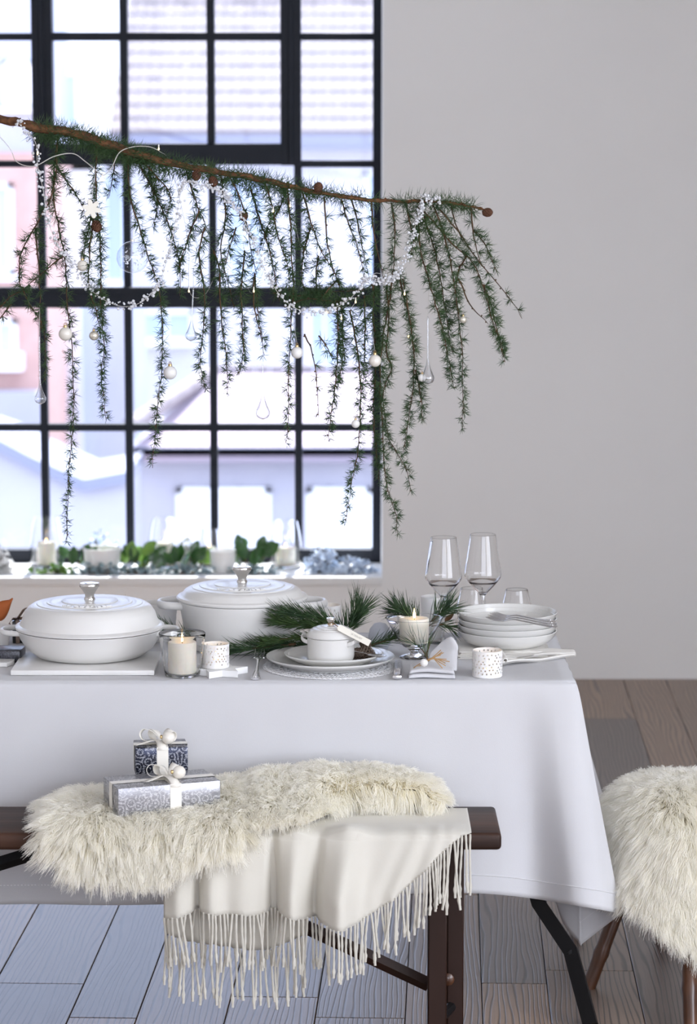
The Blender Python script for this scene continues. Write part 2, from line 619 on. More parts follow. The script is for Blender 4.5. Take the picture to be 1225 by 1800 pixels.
# heavy transom
G().rbox(WL, wx(656), FY0 - .016, FY1, wz(541), wz(505), 0.004, 1).obj('transom', m_frame, win, off=WO)
G().rbox(WL, wx(656), FY0 - .034, FY0 - .008, wz(515), wz(504), 0.003, 1).obj('transom_lip', m_frame, win, off=WO)
pitch = wx(374) - wx(224)
vx = [wx(374) + i * pitch for i in range(-7, 2)]
vx = [x for x in vx if WL + .1 < x]
ztr0, ztr1 = wz(541), wz(505)
hw = 0.0145
zlow = wz(752)
cas = (wx(62), wx(530), wz(291))         # opening casement: left, right, bottom
# bars below the transom
for x in vx:
    G().rbox(x - hw, x + hw, FY0 + .004, FY1 - .01, wz(966), ztr0, 0.003, 1).obj('glazing_bar', m_frame, win, off=WO)
G().rbox(WL, wx(656), FY0 + .006, FY1 - .012, zlow - .014, zlow + .014, 0.003, 1).obj('glazing_bar', m_frame, win, off=WO)
# bars above the transom
for i, x in enumerate(vx):
    top = WTOP - .05
    if cas[0] < x < cas[1] + .02:
        G().rbox(x - hw, x + hw, FY0 + .004, FY1 - .01, ztr1, wz(289), 0.003, 1).obj('glazing_bar', m_frame, win, off=WO)
    else:
        G().rbox(x - hw, x + hw, FY0 + .004, FY1 - .01, ztr1, top, 0.003, 1).obj('glazing_bar', m_frame, win, off=WO)
zh = [wz(288), wz(64)]
zh.append(2 * zh[1] - zh[0])
for z in zh[:1] + [zh[1], zh[2]]:
    if z > WTOP - .08:
        continue
    for a, b in ((WL, cas[0]), (cas[1], wx(656))):
        G().rbox(a, b, FY0 + .006, FY1 - .012, z - .013, z + .013, 0.003, 1).obj('glazing_bar', m_frame, win, off=WO)
# the opening casement sits proud of the fixed frame
sash = G()
cx0, cx1, cz0 = cas
cz1 = WTOP - .06
sw = wx(98) - wx(62)
sash.rbox(cx0, cx0 + sw, FY0 - .02, FY1, cz0, cz1, 0.004, 1)
sash.rbox(cx1 - sw, cx1, FY0 - .02, FY1, cz0, cz1, 0.004, 1)
sash.rbox(cx0 + .004, cx1 - .004, FY0 - .0185, FY1 - .001, cz0 + .002, wz(252), 0.004, 1)
sash.rbox(cx0 + .004, cx1 - .004, FY0 - .0185, FY1 - .001, cz1 - .06, cz1 - .001, 0.004, 1)
sash_o = sash.obj('sash', m_frame, win, off=WO)
G().rbox(cx0 + sw * .4, cx0 + sw * .62, FY0 - .034, FY0 - .018, cz0, cz1, 0.003, 1).obj('sash_lip', m_frame, sash_o, off=WO)
G().rbox(cx1 - sw * .6, cx1 - sw * .38, FY0 - .034, FY0 - .018, cz0, cz1, 0.003, 1).obj('sash_lip', m_frame, sash_o, off=WO)
for px in (217, 370):
    x = wx(px, 60)
    G().rbox(x - hw, x + hw, FY0 - .012, FY1 - .01, wz(252), cz1 - .05, 0.003, 1).obj('sash_bar', m_frame, sash_o, off=WO)
G().rbox(cx0 + sw * .9, cx1 - sw * .9, FY0 - .010, FY1 - .012, wz(71), wz(57), 0.003, 1).obj('sash_bar', m_frame, sash_o, off=WO)
# panes, one by one
cells = []
xs = [WL + .05] + vx + [wx(656)]
for a, b in zip(xs[:-1], xs[1:]):
    cells.append((a, b, wz(966), zlow))
    cells.append((a, b, zlow, ztr0))
    m = (a + b) / 2
    cells.append((a, b, ztr1, zh[0]))
    if not cas[0] < m < cas[1]:
        cells.append((a, b, zh[0], zh[1]))
        cells.append((a, b, zh[1], WTOP - .05))
sx = [cx0 + sw, wx(217, 60), wx(370, 60), cx1 - sw]
for a, b in zip(sx[:-1], sx[1:]):
    cells.append((a, b, wz(252), wz(64)))
    cells.append((a, b, wz(64), cz1 - .05))
for a, b, c, d in cells:
    v = [(a, FY0 + .03, c), (b, FY0 + .03, c), (b, FY0 + .03, d), (a, FY0 + .03, d)]
    G().box(a, b, FY0 + .029, FY0 + .033, c, d).obj('pane', m_pane, win, smooth=False, off=WO)
# white painted sill board
tag(G().rbox(WL, WR - .002, WY - .012, FY0 - .012, SILL - .03, SILL + .002, 0.004, 2).obj('trim_1', m_white), kind='structure')
# plain frames for the unseen windows added around the fill lights
for n, (y0, y1) in enumerate(((-0.4, 1.7), (2.1, 4.2))):
    g = G()
    for k in range(4):
        y = y0 + (y1 - y0) * k / 3
        g.box(XR + .14, XR + .2, y - .02, y + .02, .5, 3.1)
    for z in (.52, 1.8, 3.08):
        g.box(XR + .14, XR + .2, y0, y1, z - .02, z + .02)
    tag(g.obj('window_%d' % (n + 2), m_frame, smooth=False), kind='structure')
g = G()
for k in range(6):
    x = -1.9 + 5.1 * k / 5
    g.box(x - .02, x + .02, YR - .2, YR - .14, .8, 3.2)
for z in (.82, 2.0, 3.18):
    g.box(-1.9, 3.2, YR - .2, YR - .14, z - .02, z + .02)
tag(g.obj('window_4', m_frame, smooth=False), kind='structure')
# ================================================================== TABLE
TZ = 0.75                        # top of the laid cloth
TX0, TX1, TY0, TY1 = -1.45, 0.50, 5.905, 6.54
def on_table(px, py, z=TZ):
    return P(px, py, z=z)

tb = thing('trestle_table', 'narrow folding trestle table with black iron legs under the white cloth', 'table', ((TX0 + TX1) / 2, (TY0 + TY1) / 2, 0))
TO = tb.location
G().rbox(TX0, TX1 - .006, TY0 + .006, TY1 - .006, TZ - .034, TZ - .004, 0.004, 2).obj('table_top', m_walnut, tb, off=TO)
def bar(pts, w, d):
    """flat bar through points: rectangular section w (across x) by d"""
    g = G()
    g.tube(pts, [w] * len(pts), 4, True, flat=d / w)
    return g
leg_pts = [P(905, 1530, Y=6.02), P(948, 1590, Y=5.93), P(1003, 1672, Y=5.885), P(1012, 1705, Y=5.865), P(1038, 1835, Y=5.80)]
leg_pts[-1].z = 0.004
for dx in (0.0, -1.62):
    pts = [Vector((p.x + dx if dx == 0 else -0.95 - p.x, p.y, p.z)) for p in leg_pts]
    pts[0] = pts[0] + (pts[0] - pts[1]) * 1.9
    pts[0].z = TZ - .03
    lg = G()
    lg.tube(pts, 0.027, 4, True, flat=.75)
    l = lg.obj('leg', m_iron, tb, sharp=30, off=TO)
    G().lathe([(0, -.004), (.008, -.004), (.008, .0), (0, .003)], 12, M4(pts[2] + Vector((0, -.017, 0)), (PI / 2, 0, 0))).obj('bolt', m_iron, l, off=TO)
    pts2 = [Vector((p.x + (0.03 if dx == 0 else -0.03), TY0 + TY1 - p.y - .1, p.z)) for p in pts]
    lg = G()
    lg.tube(pts2, 0.024, 4, True, flat=.75)
    lg.obj('leg', m_iron, tb, sharp=30, off=TO)

# ------------------------------------------------------------------ table cloth
def hem(px, py, Y):
    return tuple(P(px, py, Y=Y))
# (top x, top y) -> hem point
front_hem = [(-1.45, 5.87), ]
ctl = [
    ((TX0, TY0), (TX0 - .02, 5.872, .262)),
    ((-1.0, TY0), (-1.0, 5.868, .262)),
    ((-0.6, TY0), hem(110, 1589, 5.874)),
    ((-0.35, TY0), hem(320, 1588, 5.866)),
    ((-0.1, TY0), hem(530, 1580, 5.874)),
    ((0.08, TY0), hem(680, 1571, 5.866)),
    ((0.22, TY0), hem(800, 1569, 5.858)),
    ((0.32, TY0), hem(880, 1572, 5.878)),
    ((0.39, TY0), hem(945, 1579, 5.92)),
    ((0.445, TY0), hem(1010, 1590, 5.848)),
    ((0.48, TY0), hem(1055, 1598, 5.85)),
    ((0.496, TY0 + .003), hem(1083, 1604, 5.89)),
    ((0.50, TY0 + .010), hem(1084, 1608, 5.915)),
    ((0.50, TY0 + .03), hem(1052, 1633, 5.965)),
    ((0.50, TY0 + .050), hem(1021, 1657, 5.983)),
    ((0.50, TY0 + .055), hem(1016, 1662, 5.985)),
    ((0.50, TY0 + .060), hem(1012, 1656, 5.988)),
    ((0.50, TY0 + .10), hem(984, 1618, 6.02)),
    ((0.50, TY0 + .17), (0.455, 6.08, .262)),
    ((0.50, TY0 + .30), (0.47, 6.22, .255)),
    ((0.50, TY0 + .44), (0.50, 6.35, .262)),
    ((0.50, TY1 - .07), hem(1046, 1470, 6.44)),
    ((0.50, TY1 - .015), hem(1072, 1453, 6.56)),
    ((0.49, TY1), (0.60, 6.62, .235)),
    ((0.40, TY1), (0.40, 6.58, .42)),  # unseen back hem drawn up so more window light reaches the floor
    ((0.0, TY1), (0.0, 6.57, .47)),
    ((-0.7, TY1), (-0.7, 6.57, .47)),
    ((TX0, TY1), (TX0, 6.57, .47)),
]
NS, NV = 420, 46
tops = crom([c[0] for c in ctl], NS)
hems = crom([c[1] for c in ctl], NS)
rows = []
for k in range(NV + 1):
    t = k / NV
    row = []
    for i in range(NS):
        T, B = tops[i], hems[i]
        z = TZ + (B[2] - TZ) * t
        w = t ** 1.06
        x = T[0] + (B[0] - T[0]) * w
        y = T[1] + (B[1] - T[1]) * w
        # the sheet turns over a rounded table edge
        e = 0.006 * (1 - math.exp(-t * 28))
        if i < NS * 11 / 27:
            y -= e
        elif i < NS * 22.5 / 27:
            x += e
        # soft hanging wrinkles
        u = T[0] * 7.0 + T[1] * 5.0
        wr = 0.0035 * math.sin(u * 2.3 + 1.5 * math.sin(u * 0.7 + 2 * t)) * t + 0.0016 * math.sin(u * 7.1 + 3 * t) * t * (1 - t) * 2
        if i < NS * 11 / 27:
            y += wr
        row.append((x, y, z))
    rows.append(row)
g = G()
g.grid(rows)
# laid top
nx, ny = 60, 20
tr = []
for j in range(ny + 1):
    y = TY0 + (TY1 - TY0) * j / ny
    tr.append([(TX0 + (TX1 - TX0) * i / nx, y, TZ + 0.0006 * math.sin(i * 1.3 + j) * math.sin(j * .9) * (0 < j < ny)) for i in range(nx + 1)])
g.grid(tr)
g.v = [tuple(p) for p in g.v]
cloth = g.obj('tablecloth', m_linen, sharp=None)
bmx = bmesh.new()
bmx.from_mesh(cloth.data)
bmesh.ops.remove_doubles(bmx, verts=bmx.verts, dist=0.0008)
bmesh.ops.recalc_face_normals(bmx, faces=bmx.faces)
bmx.to_mesh(cloth.data)
bmx.free()
cloth.data.polygons.foreach_set('use_smooth', [True] * len(cloth.data.polygons))
sol = cloth.modifiers.new('cloth_thickness', 'SOLIDIFY')
sol.thickness = 0.0016
sol.offset = -1
tag(cloth, 'white linen tablecloth with a hemstitched border hanging to the side', 'tablecloth')
# drawn-thread hem stitching
st = G()
kh = int(NV * 0.93)
for i in range(0, NS - 1):
    for q in range(3):
        f = q / 3.0
        a = Vector(rows[kh][i]).lerp(Vector(rows[kh][min(i + 1, NS - 1)]), f)
        b = Vector(rows[kh][i]).lerp(Vector(rows[kh][min(i + 1, NS - 1)]), f + 0.18)
        if a.x < -1.0 or i > NS * 0.62:
            continue
        nrm = Vector((0, -1, 0))
        st.tube([a + nrm * .001, b + nrm * .001], 0.0010, 4, False)
o = st.obj('hem_stitch', m_lace, cloth, smooth=False)
o['kind'] = 'stuff'

# ================================================================== BENCH
BZ = 0.50
BY0, BY1 = 5.545, 5.79
BX1 = P(881, 1455, Y=5.56).x
bench = thing('folding_bench', 'dark wooden folding bench with a cream fleece over it', 'bench', (-0.5, (BY0 + BY1) / 2, 0))
BO = bench.location
g = G().rbox(-1.55, BX1, BY0, BY1, BZ - .037, BZ, 0.009, 3)
g.obj('seat_board', m_walnut, bench, off=BO)
def post(xc, w, y0, y1, name, m):
    gg = G().rbox(xc - w / 2, xc + w / 2, y0, y1, 0.0, BZ - .037, 0.003, 1)
    return gg.obj(name, m, bench, off=BO)
xl = P(768, 1700, Y=5.60).x
xl2 = P(800, 1700, Y=5.66).x
post(xl, 0.040, 5.575, 5.62, 'leg', m_walnut2)
post(xl2, 0.036, 5.66, 5.70, 'leg', m_walnut2)
post(-0.95 - xl, 0.040, 5.575, 5.62, 'leg', m_walnut2)
post(-0.95 - xl2, 0.036, 5.66, 5.70, 'leg', m_walnut2)
# cross rail between the two posts of each end
for s in (0, 1):
    a = Vector((xl + .01, 5.60, .09))
    b = Vector((xl2 + .0, 5.69, .09))
    if s:
        a.x, b.x = -0.95 - a.x, -0.95 - b.x
    G().tube([a, b], 0.012, 8).obj('cross_rail', m_iron, bench, off=BO)
p0, p1 = P(754, 1731, Y=5.645), P(560, 1640, Y=5.645)
d = (p1 - p0)
top_ = p0 + d * ((BZ - .04 - p0.z) / d.z)
for s in (0, 1):
    a, b = (p0.copy(), top_.copy())
    if s:
        q0, q1 = P(-10, 1521, Y=5.645), P(95, 1489, Y=5.645)
        dd = q1 - q0
        b = q0 + dd * ((BZ - .04 - q0.z) / dd.z)
        a = b + (q0 - q1).normalized() * (top_ - p0).length
    so = G().tube([a, b], 0.0155, 4, True, flat=0.55).obj('folding_stay', m_walnut2 if not s else m_iron, bench, sharp=30, off=BO)
hinge = P(787, 1722, Y=5.63)
G().lathe([(0, -.006), (.012, -.006), (.014, .0), (.010, .004), (0, .005)], 14, M4(hinge, (PI / 2, 0, 0))).obj('hinge_bolt', m_bamboo, bench, off=BO)

# ================================================================== STOOL
SC = Vector((0.765, 6.10, 0))
stool = thing('bamboo_stool', 'brown bamboo stool under a cream sheepskin beside the table', 'stool', SC)
G().lathe([(0, .385), (.135, .385), (.145, .395), (.145, .415), (.135, .425), (0, .425)], 40).obj('seat', m_walnut, stool)
feet = [P(1034, 1738, Y=6.09), P(1160, 1650, Y=6.48), Vector((.748, 5.775, 0)), Vector((.985, 6.12, 0))]
for f in feet:
    f.z = 0.0
    a = f - SC
    top = Vector((a.x * .36, a.y * .36, .39))
    pts, rad = [], []
    N_ = 25
    for i in range(N_):
        t = i / (N_ - 1)
        pts.append(a.lerp(top, t))
        r = 0.0165 + 0.002 * t
        for node in (0.22, 0.55, 0.86):
            r += 0.0035 * math.exp(-((t - node) / 0.018) ** 2)
        rad.append(r)
    G().tube(pts, rad, 12).obj('leg', m_bamboo, stool)
for (i, j) in ((0, 1), (1, 3), (3, 2), (2, 0)):
    a, b = feet[i] - SC, feet[j] - SC
    G().tube([Vector((a.x * .60, a.y * .60, .245)), Vector((b.x * .60, b.y * .60, .245))], 0.009, 8).obj('stretcher', m_bamboo, stool)

# ================================================================== FLEECES
def make_fur(name, parent, m, roots, normals, length, flow, n_guides=900, clump=0.75, seed=1, pts=6, r0=0.00085, curl=0.010):
    r = np.random.default_rng(seed)
    N = len(roots)
    gi = r.choice(N, n_guides, replace=False)
    gp = roots[gi]
    # direction field
    rnd = r.normal(0, 1, (N, 3))
    def dirs(idx, spread):
        d = normals[idx] * 0.9 + flow[idx] * 1.0 + r.normal(0, spread, (len(idx), 3))
        return d / np.linalg.norm(d, axis=1, keepdims=True)
    gd = dirs(gi, 0.20)
    gl = length[gi] * r.uniform(0.8, 1.25, n_guides)
    t = np.linspace(0, 1, pts)[None, :, None]
    grav = np.array([0, 0, -1.0])
    ph = r.uniform(0, 6.28, (n_guides, 2))
    side = np.cross(gd, r.normal(0, 1, (n_guides, 3)))
    side /= np.linalg.norm(side, axis=1, keepdims=True)
    wav = (np.sin(t[..., 0] * 7 + ph[:, :1]) * curl * t[..., 0])[..., None] * side[:, None, :]
    gcurve = gp[:, None, :] + gd[:, None, :] * (gl[:, None, None] * t) + (grav + flow[gi] * 0.5)[:, None, :] * (0.42 * gl[:, None, None] * t ** 2) + wav
    # nearest guide
    near = np.empty(N, dtype=int)
    g2 = (gp ** 2).sum(1)
    for a in range(0, N, 8000):
        near[a:a + 8000] = (g2[None, :] - 2 * roots[a:a + 8000] @ gp.T).argmin(1)
    idx = np.arange(N)
    d = dirs(idx, 0.30)
    l = length * r.uniform(0.7, 1.15, N)
    own = roots[:, None, :] + d[:, None, :] * (l[:, None, None] * t) + (grav + flow * 0.5)[:, None, :] * (0.42 * l[:, None, None] * t ** 2)
    gg = gcurve[near]
    shift = roots - gp[near]
    target = gg + shift[:, None, :] * (1 - 0.55 * t)
    w = clump * r.uniform(0.25, 1.0, N)[:, None, None] * np.minimum(1, t * 1.4)
    pos = own * (1 - w) + target * w
    cu = bpy.data.hair_curves.new(name)
    cu.add_curves([pts] * N)
    cu.attributes['position'].data.foreach_set('vector', pos.astype(np.float32).ravel())
    rad = np.repeat((r0 * (1 - 0.75 * np.linspace(0, 1, pts) ** 1.5))[None, :], N, 0)
    at = cu.attributes.get('radius') or cu.attributes.new('radius', 'FLOAT', 'POINT')
    at.data.foreach_set('value', rad.astype(np.float32).ravel())
    cu.materials.append(m)
    o = bpy.data.objects.new(name, cu)
    COL.objects.link(o)
    o.parent = parent
    o['kind'] = 'stuff'
    return o

def surface_samples(grid, n, seed):
    """random points on a grid surface (R,C,3): positions, normals, (u,v)"""
    r = np.random.default_rng(seed)
    g = np.array(grid)
    a, b, c, d = g[:-1, :-1], g[:-1, 1:], g[1:, 1:], g[1:, :-1]
    area = np.linalg.norm(np.cross(c - a, d - b), axis=-1)
    pr = (area / area.sum()).ravel()
    q = r.choice(len(pr), n, p=pr)
    i, j = np.unravel_index(q, area.shape)
    u, v = r.random((n, 1)), r.random((n, 1))
    pos = a[i, j] * (1 - u) * (1 - v) + b[i, j] * u * (1 - v) + c[i, j] * u * v + d[i, j] * (1 - u) * v
    # smooth normals from vertex normals
    du = np.gradient(g, axis=1)
    dv = np.gradient(g, axis=0)
    nv = np.cross(du, dv)
    nv /= np.linalg.norm(nv, axis=-1, keepdims=True) + 1e-9
    nn = nv[i, j]
    return pos, nn, (i[:, None] + v)[:, 0] / (g.shape[0] - 1), (j[:, None] + u)[:, 0] / (g.shape[1] - 1)

# ---- long fleece on the bench
fx = [96, 130, 200, 300, 380, 430, 480, 560, 620, 700, 745, 772]        # px along the bench
bulge = [.008, .012, .014, .016, .026, .042, .050, .056, .062, .060, .045, .018]
tipy = [1470, 1512, 1532, 1524, 1490, 1468, 1455, 1436, 1424, 1412, 1408, 1404]       # px of hide edge in front
backy = [5.70, 5.77, 5.795, 5.80, 5.80, 5.81, 5.81, 5.81, 5.81, 5.80, 5.77, 5.72]
NX, NB = 90, 44
hide = []
for j in range(NB):
    hide.append([])
for i in range(NX):
    px = 96 + (772 - 96) * i / (NX - 1)
    X = (px - 612.5) / pxm(5.62, 0.5)
    bl = interp(px, fx, bulge) + 0.004 * math.sin(px * .07)
    yb = interp(px, fx, backy)
    ty = interp(px, fx, tipy) + 5 * math.sin(px * .05)
    # profile from back over the top to the front lip
    zt = BZ + 0.012
    prof = [(yb, zt + bl * .55), (yb - .05, zt + bl), (5.68, zt + bl * .95), (5.61, zt + bl * .45)]
    q = P(px, ty, Y=5.525)
    if q.z > BZ - .004:                      # edge lies on the seat
        q2 = P(px, ty, z=BZ + .016)
        prof = [(yb, zt + bl * .55), (yb - .04, zt + bl), (5.70, zt + bl * .85), (max(q2.y + .04, 5.57), zt + bl * .3), (max(q2.y, 5.548), zt + .004)]
    else:
        prof += [(5.555, zt + bl * .1 + .004), (5.528, zt - .012), (5.522, min(q.z + .025, zt - .03)), (5.520, q.z)]
    c = crom(prof, NB)
    end = min(1.0, 6 * min(i, NX - 1 - i) / NX)
    for j in range(NB):
        hide[j].append((X, float(c[j][0]), float(c[j][1])))
sk = thing('sheepskin', 'long cream sheepskin draped over the dark wooden bench', 'sheepskin', (0, 0, 0))
hg = G().grid(hide)
ho = hg.obj('hide', m_hide, sk, sharp=None)
sm = ho.modifiers.new('hide_thickness', 'SOLIDIFY')
sm.thickness = 0.004
sm.offset = 1
pos, nn, v_, u_ = surface_samples(hide, 80000, 5)
up = nn[:, 2].mean()
if up < 0:
    nn = -nn
flow = np.zeros_like(pos)
flow[:, 1] = -0.55 * np.clip((5.80 - pos[:, 1]) / 0.2, 0, 1.2)
flow[:, 2] = -0.35 * np.clip((5.62 - pos[:, 1]) / 0.09, 0, 1)
flow[:, 0] = np.where(u_ < .09, -0.9 * (1 - u_ / .09), 0) + np.where(u_ > .93, 0.5, 0) + 0.22 * np.sin(pos[:, 0] * 23) + 0.12 * np.sin(pos[:, 0] * 51 + 1)
back = pos[:, 1] > 5.775
flow[back, 1] = 0.25
ln = np.full(len(pos), 0.056)
ln *= np.where(u_ > .75, 0.8, 1.0)
make_fur('wool', sk, m_fur, pos + nn * 0.003, nn, ln, flow, 3200, 0.8, 3, r0=0.0008)

# ---- sheepskin on the stool
def stool_hide(th, t):
    # t: 0 centre .. 1 lower edge ; returns local point
    R0 = 0.135 + 0.010 * math.sin(3 * th + .6)
    dirx, diry = math.cos(th), math.sin(th)
    drop = 0.112 + 0.030 * math.cos(th + 1.35) + 0.02 * math.sin(2 * th + 1)
    if -2.2 < th < -0.9:
        drop += 0.115 * math.cos((th + 1.5) * 2.2) ** 2
    fr_ = max(0.0, math.cos(th + 1.6)) ** 2
    path = [(0.0, .468), (R0 * .5, .463), (R0 * .85, .448), (R0 * 1.03, .415), (R0 * (1.10 + .3 * fr_), .37), (R0 * (1.16 + .62 * fr_), .415 - drop)]
    n = 40
    key = int(t * (n - 1))
    c = path_cache.setdefault(round(th, 5), crom(path, n))
    r_, z_ = c[key]
    return (dirx * r_, diry * r_, z_)
path_cache = {}
rows_ = []
NT = 72
for k in range(40):
    rows_.append([stool_hide(-PI + 2 * PI * i / NT, (k + .001) / 39) for i in range(NT + 1)])
sk2 = thing('sheepskin', 'cream sheepskin spread over the bamboo stool beside the table', 'sheepskin', SC)
ho2 = G().grid(rows_).obj('hide', m_hide, sk2, sharp=None)
sm = ho2.modifiers.new('hide_thickness', 'SOLIDIFY')
sm.thickness = 0.004
sm.offset = -1
pos, nn, v_, u_ = surface_samples(rows_, 80000, 8)
if (nn * (pos - np.array([0, 0, .3]))).sum() < 0:
    nn = -nn
fl = np.zeros_like(pos)
rr = np.linalg.norm(pos[:, :2], axis=1, keepdims=True) + 1e-6
fl[:, :2] = pos[:, :2] / rr * 0.45 * np.clip(rr / .1, 0, 1)
fl[:, 2] = -0.55 * np.clip((0.46 - pos[:, 2]) / 0.06, 0, 1)
fl[:, 0] += 0.25 * np.sin(pos[:, 1] * 31 + pos[:, 2] * 12)
make_fur('wool', sk2, m_fur, pos + nn * .003, nn, np.full(len(pos), 0.060), fl, 3200, 0.8, 4, r0=0.0008)

# ================================================================== THROW
def throw_sheet(pxs, hem_py, Yhem, y_front, folds, z_lift, nx, nv, start_y=5.74):
    rows = [[] for _ in range(nv)]
    for i in range(nx):
        px = pxs[0] + (pxs[-1] - pxs[0]) * i / (nx - 1)
        hp = interp(px, pxs, hem_py)
        X = (px - 612.5) / pxm(5.52, 0.45)
        zt = BZ + z_lift
        zlow_ = P(px, 1700, Y=Yhem).z
        prof = [(start_y, zt), (5.66, zt), (5.575, zt), (y_front + .012, zt - .006), (y_front, zt - .03)]
        for k in range(1, 4):
            t = k / 3
            prof.append((y_front + (Yhem - y_front) * t, (zt - .03) + (zlow_ - zt + .03) * t))
        c = crom(prof, 160)
        # cut the sheet where its edge shows in the picture
        pys = []
        for y, z in c:
            ccam = y * CT + (H - z) * ST
            pys.append(900 + F * ((H - z) * CT - y * ST) / ccam)
        kk = int(np.searchsorted(np.array(pys), hp))
        kk = max(12, min(kk, 159))
        c = c[:kk + 1]
        c = np.stack([np.interp(np.linspace(0, kk, nv), np.arange(kk + 1), c[:, q]) for q in (0, 1)], 1)
        for j in range(nv):
            y, z = float(c[j][0]), float(c[j][1])
            dn = max(0.0, min(1.0, (zt - .01 - z) / 0.12))
            fo = 0.0
            sx_ = 0.0
            for (fp, amp, wd, lean) in folds:
                cpx = fp + lean * (1 - dn)
                fo += amp * math.exp(-((px - cpx) / wd) ** 2)
            onto = max(0.0, min(1.0, (5.60 - y) / 0.05))
            y -= fo * (0.25 + 0.75 * dn) * (dn > 0) + 0.3 * fo * onto * (dn <= 0)
            z += max(0, fo) * 0.25 * onto * (dn <= 0.01)
            rows[j].append((X, y, z))
    return rows
hp_x = [288, 320, 345, 385, 420, 450, 480, 500, 540, 590, 625, 650, 690, 720, 760, 800, 829]
hp_y = [1613, 1606, 1598, 1602, 1603, 1607, 1600, 1604, 1613, 1622, 1618, 1604, 1578, 1552, 1514, 1477, 1462]
folds = [(315, .026, 22, 6), (347, -.034, 5, 0), (372, .030, 20, 2), (425, .020, 30, 4), (481, -.046, 8, -2), (513, .040, 20, 8), (553, -.034, 9, 8), (597, .066, 30, 16), (655, .012, 20, 40), (690, .020, 16, 44), (735, .020, 14, 36), (775, .018, 11, 20), (805, .012, 9, 6)]
throw = thing('throw_blanket', 'cream fringed throw hanging over the bench beneath the sheepskin', 'blanket', (0, 0, 0))
rows_f = throw_sheet(hp_x, hp_y, 5.492, 5.520, folds, 0.007, 150, 44)
to = G().grid(rows_f).obj('front_layer', m_cream, throw, sharp=None)
sm = to.modifiers.new('cloth_thickness', 'SOLIDIFY')
sm.thickness = 0.0022
sm.offset = 1
hb_x = [289, 330, 380, 430, 470, 505, 540]
hb_y = [1640, 1652, 1660, 1666, 1668, 1655, 1640]
folds_b = [(330, .006, 30, 0), (430, .006, 40, 0)]
rows_b = throw_sheet(hb_x, hb_y, 5.535, 5.538, folds_b, 0.003, 60, 36)
to = G().grid(rows_b).obj('back_layer', m_cream, throw, sharp=None)
sm = to.modifiers.new('cloth_thickness', 'SOLIDIFY')
sm.thickness = 0.0015
sm.offset = 1
# fringe: knotted tassels, a few shapes shared among them
tassel_me = []
for k in range(9):
    r = random.Random(40 + k)
    L_ = 0.112
    n = 14
    a1, a2, p1_, p2_ = r.uniform(.001, .0035), r.uniform(.001, .004), r.uniform(0, 6), r.uniform(0, 6)
    lx = r.uniform(-.006, .006)
    pts, rad = [], []
    for i in range(n + 1):
        t = i / n
        pts.append((a1 * math.sin(4.5 * t + p1_) * t + lx * t, a2 * math.sin(3.2 * t + p2_) * t - .002 * t, -L_ * t))
        rr = 0.0024 + 0.0004 * math.sin(i * 2.1)
        if i == n - 2:
            rr = 0.0042
        if i == n:
            rr = 0.0028
        rad.append(rr)
    tassel_me.append(G().tube(pts, rad, 6).mesh('tassel'))
for me in tassel_me:
    me.materials.append(m_cream)
def tassels(row, step, sc, seed):
    r = random.Random(seed)
    pts = [Vector(p) for p in row]
    acc = 0.0
    last = pts[0]
    nxt = 0.001
    for a, b in zip(pts[:-1], pts[1:]):
        seg = math.hypot((b - a).x, (b - a).z)
        while nxt <= acc + seg:
            p = a.lerp(b, (nxt - acc) / max(seg, 1e-9))
            o = link('tassel', r.choice(tassel_me), None, throw)
            o.location = Vector((p.x, min(p.y - .001, 5.522), min(p.z + .002, BZ + .004)))
            o.rotation_euler = (r.uniform(-.03, .06), r.uniform(-.10, .10), r.uniform(-.8, .8))
            s = sc * r.uniform(.86, 1.1) * (1.25 if p.z > BZ - .03 else 1.0)
            o.scale = (1, 1, s)
            nxt += step * r.uniform(.75, 1.25)
        acc += seg
tassels(rows_f[-1], 0.0088, 1.0, 3)
tassels(rows_b[-1], 0.0105, 1.08, 4)
# ================================================================== TABLE SETTING
def T(px, py, z=TZ):
    return P(px, py, z=z)
def text_mesh(txt, size, extrude=0.0004):
    cu = bpy.data.curves.new('lettering', 'FONT')
    cu.body = txt
    cu.size = size
    cu.extrude = extrude
    cu.align_x = 'CENTER'
    cu.align_y = 'CENTER'
    cu.resolution_u = 3
    o = bpy.data.objects.new('lettering', cu)
    COL.objects.link(o)
    bpy.context.view_layer.update()
    dg = bpy.context.evaluated_depsgraph_get()
    me = bpy.data.meshes.new_from_object(o.evaluated_get(dg))
    v = [q.co.copy() for q in me.vertices]
    f = [tuple(p.vertices) for p in me.polygons]
    bpy.data.objects.remove(o)
    return v, f
def ring_text(g, txt, size, R, zfun, spread=1.0, ang0=-PI / 2, extrude=0.0006):
    """lettering laid round the lid, reading from the front"""
    v, f = text_mesh(txt, size, extrude)
    out = []
    for p in v:
        rr = R + p.y
        a = ang0 + p.x * spread / R
        out.append((rr * math.cos(a), rr * math.sin(a), zfun(rr) + p.z))
    g.add(out, f)

def knob_profile(z, s=1.0):
    return [(0, z), (.0135 * s, z), (.0135 * s, z + .002), (.011 * s, z + .006), (.0115 * s, z + .012 * s), (.016 * s, z + .021 * s), (.0225 * s, z + .029 * s), (.0245 * s, z + .033 * s), (.0245 * s, z + .0365 * s), (.0225 * s, z + .040 * s), (.017 * s, z + .0412 * s), (0, z + .0415 * s)]

